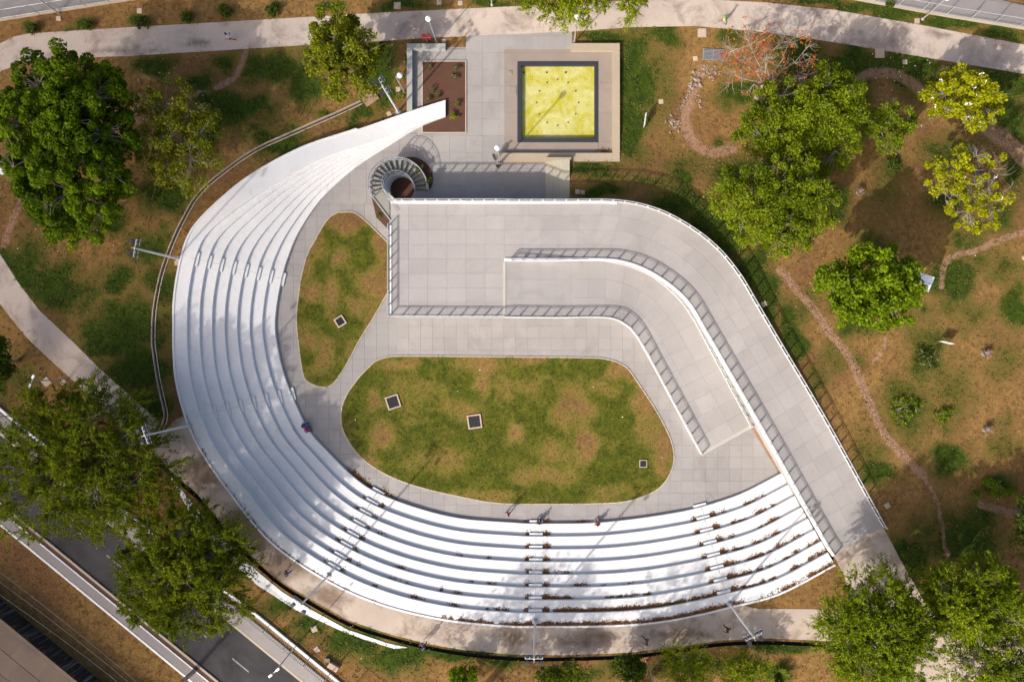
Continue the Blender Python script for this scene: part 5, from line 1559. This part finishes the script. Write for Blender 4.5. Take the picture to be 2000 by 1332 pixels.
for k in range(26):
    p = PT(1484 + k * 5.5 + random.uniform(-3, 3), 1170 - k * 2.5); litter(p, 6, .15, .1)
allp = np.vstack(lv)
v = leaves(np.random.default_rng(3), allp, .125, .09, up=1.6)
o = np_mesh('leaf_litter', v, np.arange(len(v)).reshape(-1, 4), M['litter'], None, {'tint': np.repeat(RNG.uniform(0, 1, len(allp)), 4)})
tag(o, 'brown fallen leaves piled along the steps of the white bleachers', 'leaves', kind='stuff')
pp_ = []
for cx_, cy_, sx, sy, n in ((330, 180, 60, 60, 60), (1790, 125, 60, 20, 30), (1730, 160, 40, 30, 12), (1880, 350, 60, 80, 16), (1700, 600, 120, 80, 8), (130, 440, 70, 60, 20), (1000, 850, 180, 80, 14), (700, 1260, 60, 40, 10), (150, 1200, 100, 80, 12), (1900, 980, 60, 20, 14)):
    for k in range(n):
        p = (random.gauss(cx_, sx), random.gauss(cy_, sy))
        w_ = PT(*p)
        z = .08 if inpoly(*xy(P(*p)), LC) else w_[2] + .03
        q = P(*p) if z == .08 else w_
        if inpoly(q[0], q[1], BOWL) and z != .08: continue
        pp_.append((q[0], q[1], z))
v = leaves(np.random.default_rng(4), np.array(pp_), .10, .09, up=2)
tag(np_mesh('fallen_petals', v, np.arange(len(v)).reshape(-1, 4), M['petal']), 'white fallen petals and scraps scattered over the grass', 'petals', kind='stuff')

# ------------------------------------------------------------------ grass tufts over turf and lawns
def tufts(name, label, n, region, zf, gf, seed, size, per=4):
    rg = np.random.default_rng(seed)
    X = rg.uniform(region[0], region[1], n * 2); Y = rg.uniform(region[2], region[3], n * 2)
    keep = zf[0](X, Y); X, Y = X[keep][:n], Y[keep][:n]
    Z = zf[1](Y)
    V = np.column_stack([X, Y, Z])
    g = gf(V)
    nz = .5 + .5 * np.sin(X * 1.9 + 2 * np.sin(Y * .8)) * np.sin(Y * 1.6 + 1.5 * np.sin(X * .7))
    pk = rg.uniform(0, 1, len(X)) < np.clip(.22 + .75 * g * (.4 + .6 * nz), 0, 1)
    V, g = V[pk], g[pk]
    idx = np.repeat(np.arange(len(V)), per)
    off_ = rg.normal(size=(len(idx), 3)) * np.array([size * .55, size * .55, 0]) + np.array([0, 0, size * .35])
    tang = rg.normal(size=(len(idx), 3)) * np.array([1, 1, .3]) + np.array([0, 0, .75])
    v = leaves(rg, V[idx] + off_, size, size * .30, tang=tang, up=.4)
    tint = np.clip(g[idx] * .9 + rg.normal(size=len(idx)) * .16, 0, 1)
    o = np_mesh(name, v, np.arange(len(v)).reshape(-1, 4), TUFT, None, {'tint': np.repeat(tint, 4)})
    tag(o, label, 'grass', kind='stuff')
def tuft_mat():
    m, nt, b = _nt('grass_blades')
    a = N(nt, 'ShaderNodeAttribute', attribute_name='tint').outputs['Fac']
    r = N(nt, 'ShaderNodeValToRGB'); cr = r.color_ramp
    cr.elements[0].position = 0.0; cr.elements[0].color = (0.20, 0.115, 0.045, 1)
    cr.elements[1].position = 1.0; cr.elements[1].color = (0.055, 0.085, 0.010, 1)
    e = cr.elements.new(.45); e.color = (0.17, 0.125, 0.035, 1)
    nt.links.new(a, r.inputs[0]); nt.links.new(r.outputs[0], b.inputs['Base Color'])
    b.inputs['Roughness'].default_value = .8; b.inputs['Specular IOR Level'].default_value = .05
    return m
TUFT = tuft_mat()
AVOID = [BOWL, DRAIN_POLY] + [[xy(PT(*p)) for p in strip_px(N_UP, N_LO)], wk]
AVOID += [[xy(PT(-60, .82 * -60 + 800)), xy(PT(760, .82 * 760 + 800)), xy(PT(560, .82 * 560 + 1026)), xy(PT(-160, .82 * -160 + 1026))], [xy(p) for p in (wa, wb, wb + dn * 16, wa + dn * 16)]]
AVOID.append([xy(PT(*p)) for p in [(-40, 440), (0, 496), (38, 555), (77, 606), (143, 668), (194, 719), (242, 762), (311, 824), (292, 855), (280, 872), (153, 752), (107, 711), (58, 665), (33, 636), (0, 593), (-40, 540)]])
AVOID.append([xy(PT(*p)) for p in [(333, 930), (440, 1056), (500, 1113), (602, 1187), (679, 1229), (797, 1264), (717, 1250), (577, 1186), (430, 1064)]])
AVOID.append([xy(PT(*p)) for p in [(1600, -14), (1850, 32), (2120, 76), (2120, -100), (1600, -100)]]); AVOID.append([xy(PT(*p)) for p in [(-150, 62), (0, 40), (420, -25), (420, -150), (-150, -150)]])
def free(X, Y):
    m = np.ones(X.shape, bool)
    for a_ in AVOID: m &= ~inpoly_np(X, Y, a_)
    return m
tufts('grass_tufts', 'short dry and green grass tufts covering the park ground', 60000, (-54, 48, -35, 35), (free, lambda Y: np.interp(Y, _ys, _zt)), lambda v: np.maximum(patch_field(v, GREEN), patch_field(v, SPOTS)), 5, .17, 4)
tufts('lawn_grass', 'short mown grass of the two lawns inside the bowl', 22000, (-25, 14, -16, 14), (lambda X, Y: inpoly_np(X, Y, LW) | inpoly_np(X, Y, LC), lambda Y: np.full(len(Y), .045)), lambda v: .85 - .6 * np.maximum(patch_field(v, DRYC), patch_field(v, DRYW)), 6, .11, 3)

# ------------------------------------------------------------------ people
def cloth(name, col): return plain(name, col, .8, 0, .1, 8)
MC = {'skin': cloth('skin', (.22, .12, .08)), 'hair': cloth('dark_hair', (.012, .01, .009)), 'shoe': cloth('dark_shoe', (.03, .03, .035)), 'white': cloth('white_cotton', (.7, .72, .8)), 'red': cloth('red_cotton', (.25, .02, .025)),
      'blue': cloth('blue_cotton', (.03, .07, .35)), 'black': cloth('black_cotton', (.012, .012, .014)), 'pink': cloth('pink_cap', (.6, .05, .4)), 'yellow': cloth('yellow_vest', (.65, .62, .03)), 'grey': cloth('grey_cotton', (.2, .21, .23)),
      'maroon': cloth('maroon_cotton', (.22, .015, .06)), 'orange': cloth('orange_top', (.5, .16, .06)), 'jeans': cloth('blue_jeans', (.04, .06, .12)), 'green': cloth('green_cap', (.05, .25, .08))}

POSES = {
 'stand': dict(kl=(.10, .03, .48), kr=(-.10, .03, .48), al=(.11, -.02, .07), ar=(-.11, -.02, .07), el=(.27, -.03, 1.12), er=(-.27, -.03, 1.12), wl=(.28, .08, .87), wr=(-.28, .08, .87), pz=.92, lean=0.02),
 'walk': dict(kl=(.09, .16, .50), kr=(-.09, .02, .48), al=(.09, .30, .08), ar=(-.09, -.34, .14), el=(.26, -.14, 1.13), er=(-.26, .10, 1.13), wl=(.25, -.12, .88), wr=(-.24, .30, .96), pz=.90, lean=.06),
 'run': dict(kl=(.09, .34, .62), kr=(-.09, -.06, .50), al=(.09, .22, .22), ar=(-.09, -.48, .42), el=(.28, -.26, 1.16), er=(-.28, .12, 1.14), wl=(.30, -.02, 1.04), wr=(-.22, .36, 1.22), pz=.92, lean=.16),
 'sit': dict(kl=(.14, .44, .46), kr=(-.14, .44, .46), al=(.15, .46, .05), ar=(-.15, .46, .05), el=(.27, .06, .70), er=(-.27, .06, .70), wl=(.18, .30, .58), wr=(-.18, .30, .58), pz=.50, lean=.10)}
def person_mesh(pose):
    q = POSES[pose]; pz = q['pz']; ln = q['lean']
    nodes = [((0, 0, pz), .135), ((0, ln * .5, pz + .22), .125), ((0, ln, pz + .44), .135), ((0, ln + .01, pz + .58), .055), ((0, ln + .03, pz + .69), .095), ((0, ln + .035, pz + .80), .07)]
    edges = [(0, 1), (1, 2), (2, 3), (3, 4), (4, 5)]
    def chain(start, pts):
        p = start
        for c, r in pts:
            nodes.append((c, r)); edges.append((p, len(nodes) - 1)); p = len(nodes) - 1
        return p
    for s, K, A, E, W in ((1, q['kl'], q['al'], q['el'], q['wl']), (-1, q['kr'], q['ar'], q['er'], q['wr'])):
        chain(0, [((s * .10, .0, pz - .06), .095), ((s * .10 * .5 + K[0] * .5, K[1] * .5, (pz - .06 + K[2]) / 2), .085), (K, .06), (((K[0] + A[0]) / 2, (K[1] + A[1]) / 2 - .02, (K[2] + A[2]) / 2), .055), (A, .04), ((A[0], A[1] + .16, max(.035, A[2] - .05)), .035)])
        sh = (s * .19, ln, pz + .47)
        w = chain(2, [(sh, .06), (E, .042), (W, .03), ((W[0], W[1] + .06, W[2] - .03), .032)])
        hx, hy, hz = nodes[w][0]
        for kf in range(4): chain(w, [((hx + (kf - 1.5) * .018, hy + .07 + .012 * (kf % 2), hz - .015), .008), ((hx + (kf - 1.5) * .018, hy + .10, hz - .035), .007)])
        chain(w, [((hx - s * .035, hy + .03, hz), .008), ((hx - s * .045, hy + .055, hz - .01), .007)])
    me = bpy.data.meshes.new('person_skel'); me.from_pydata([n[0] for n in nodes], edges, []); me.update()
    o = bpy.data.objects.new('person_skel', me); COL.objects.link(o)
    md = o.modifiers.new('skin', 'SKIN'); 
    me.skin_vertices.new() if not me.skin_vertices else None
    for i, (c, r) in enumerate(nodes):
        me.skin_vertices[0].data[i].radius = (r, r); me.skin_vertices[0].data[i].use_root = (i == 0)
    sb = o.modifiers.new('sub', 'SUBSURF'); sb.levels = 1; sb.render_levels = 1
    dg = bpy.context.evaluated_depsgraph_get(); ev = o.evaluated_get(dg)
    out = bpy.data.meshes.new_from_object(ev)
    bpy.data.objects.remove(o)
    N_ = np.array([n[0] for n in nodes])
    for pgn in out.polygons:
        c = pgn.center
        i = int(np.argmin(((N_ - np.array(c)) ** 2).sum(1)))
        z = c.z; ax_ = abs(c.x)
        mi = 0
        torso = z > pz - .02 and z < pz + .54 and (ax_ < .17 or (z > pz + .28 and ax_ < .26))
        if torso: mi = 1
        elif z <= pz + .0 and ax_ < .24 and not (pose == 'sit' and z > .62): mi = 2
        if z < .09: mi = 3
        # arms stay skin
        if z > pz + .56: mi = 0
        pgn.material_index = mi; pgn.use_smooth = True
    head = (0, ln + .03, pz + .745)
    return out, head
PM = {k: person_mesh(k) for k in POSES}
hair_me = MB().lathe((0, -.01, -.02), [(.085, 0), (.102, .05), (.09, .10), (.05, .13), (.01, .14)], 12).mesh('hair', True)
def person(px, py, z, pose, heading, shirt, trousers, label, hat='hair', sc=1.0, zoff=0.0):
    loc = PT(px, py) if z is None else P(px, py, z)
    me, head = PM[pose]
    o = bpy.data.objects.new('person', me.copy())
    for mm in ('skin', shirt, trousers, 'shoe'): o.data.materials.append(MC[mm])
    o.location = (loc[0], loc[1], loc[2] + zoff + .02); o.rotation_euler = (0, 0, heading); o.scale = (sc,) * 3
    link(o); tag(o, label, 'person', 'people in the park')
    hm = hair_me.copy(); hm.materials.append(MC[hat])
    h = bpy.data.objects.new('hair' if hat == 'hair' else 'cap', hm); h.location = (head[0], head[1], head[2] + .005); link(h, o)
    nm = MB().ball((0, .095, -.035), .018, 6, 4).build('nose', MC['skin'], o); nm.location = head
    if hat != 'hair':
        MB().box((head[0], head[1] + .13, head[2] + .045), (.14, .12, .012)).build('cap_peak', MC[hat], o)
    return o
def face(px0, py0, px1, py1):
    return math.atan2(-(py1 - py0), px1 - px0) - math.pi / 2
person(455, 79, None, 'walk', R(100), 'white', 'red', 'person in a white shirt and red shorts walking on the top path')
person(1411, 47, None, 'walk', R(70), 'yellow', 'grey', 'person in a yellow vest walking near the orange flowering tree', 'green')
person(973, 326, 0.0, 'stand', R(-120), 'black', 'black', 'person in black with a grey cap beside the lamp post', 'grey')
person(966, 312, 0.0, 'stand', R(-60), 'black', 'black', 'person in black with dark hair standing by the bench wall end')
sA = SUB * 13.75
d_ = st_dir(sA); hd = math.atan2(-d_.y, -d_.x) - math.pi / 2
q = bl_at(sA, 0) + d_ * .12
def seat(tx, dx, shirt, trousers, label, hat='hair', sc=1.0):
    d = st_dir(tx); p = bl_at(tx, 0) + d * dx
    me, head = PM['sit']
    o = person(0, 0, 0, 'sit', math.atan2(-d.y, -d.x) - math.pi / 2, shirt, trousers, label, hat, sc)
    o.location = (p.x, p.y, p.z - (POSES['sit']['pz'] - .13) * sc)
    return o
seat(SUB * 12.86, .2, 'blue', 'jeans', 'person in a blue shirt seated on the bleachers edge, left of two')
seat(SUB * 13.0, .2, 'maroon', 'red', 'person in a pink cap seated on the bleachers edge beside the blue shirt', 'pink', .95)
seat(SUB * 20 + .6, -.05, 'black', 'black', 'person in black seated by the bottom centre handrail')
seat(SUB * 21.15, .2, 'orange', 'white', 'person in an orange top seated alone on the sunny bottom row')
person(993, 999, 0.0, 'walk', R(-60), 'red', 'black', 'person in dark red walking at the edge of the central lawn')
person(566, 1113, None, 'run', R(-60), 'black', 'blue', 'runner in blue shorts on the lower left walkway')
person(828, 1253, None, 'run', R(-50), 'blue', 'red', 'runner in a blue shirt at the outer edge of the walkway')
person(1261, 1245, None, 'walk', R(80), 'maroon', 'black', 'person in maroon on the bottom walkway')
person(1417, 1222, None, 'run', R(70), 'black', 'black', 'runner in black on the bottom right walkway')

# ------------------------------------------------------------------ an unseen cloud, added and shaped to shade the left side
def cloud_mat():
    m, nt, b = _nt('cloud_vapour')
    b.inputs['Base Color'].default_value = (.9, .9, .92, 1); b.inputs['Roughness'].default_value = 1
    tr = N(nt, 'ShaderNodeBsdfTransparent')
    ms = N(nt, 'ShaderNodeMixShader'); ms.inputs[0].default_value = .19
    nt.links.new(tr.outputs[0], ms.inputs[1]); nt.links.new(b.outputs[0], ms.inputs[2])
    nt.links.new(ms.outputs[0], nt.nodes['Material Output'].inputs[0])
    return m
CLOUD_Z = 420.0
def cloud(targets):
    t = (CLOUD_Z) / math.sin(SUN_EL)
    base = -Vector(ldir) * t
    root = empty('cloud', (base.x, base.y, CLOUD_Z)); tag(root, 'unseen thin white cloud, its puffs laid out to shade the left side', 'cloud')
    mt = cloud_mat()
    for i, (px, py, rx, ry) in enumerate(targets):
        bm = bmesh.new(); bmesh.ops.create_icosphere(bm, subdivisions=3, radius=1)
        r = random.Random(100 + i); ph = [r.uniform(0, 6.28) for _ in range(6)]
        for v_ in bm.verts:
            c = v_.co; k = 1 + .10 * math.sin(3 * c.x + ph[0]) * math.sin(4 * c.y + ph[1]) + .07 * math.sin(7 * c.y + ph[2] + 5 * c.z)
            v_.co = Vector((c.x * k * rx / S, c.y * k * ry / S, c.z * k * 10))
        x, y, _ = P(px, py)
        me = bpy.data.meshes.new('shade_puff'); bm.transform(Matrix.Translation((x, y, r.uniform(-4, 4)))); bm.to_mesh(me); bm.free()
        me.materials.append(mt); me.polygons.foreach_set('use_smooth', [True] * len(me.polygons))
        link(bpy.data.objects.new('shade_puff', me), root)
cloud([(150, 700, 480, 680), (270, 270, 470, 290), (60, 1180, 430, 420), (20, 800, 280, 520), (300, 980, 330, 200), (60, 1270, 420, 260), (-60, 620, 260, 560), (40, 1240, 330, 330), (0, 260, 260, 330)])  # overlapping puffs at the far left added to deepen the shade there
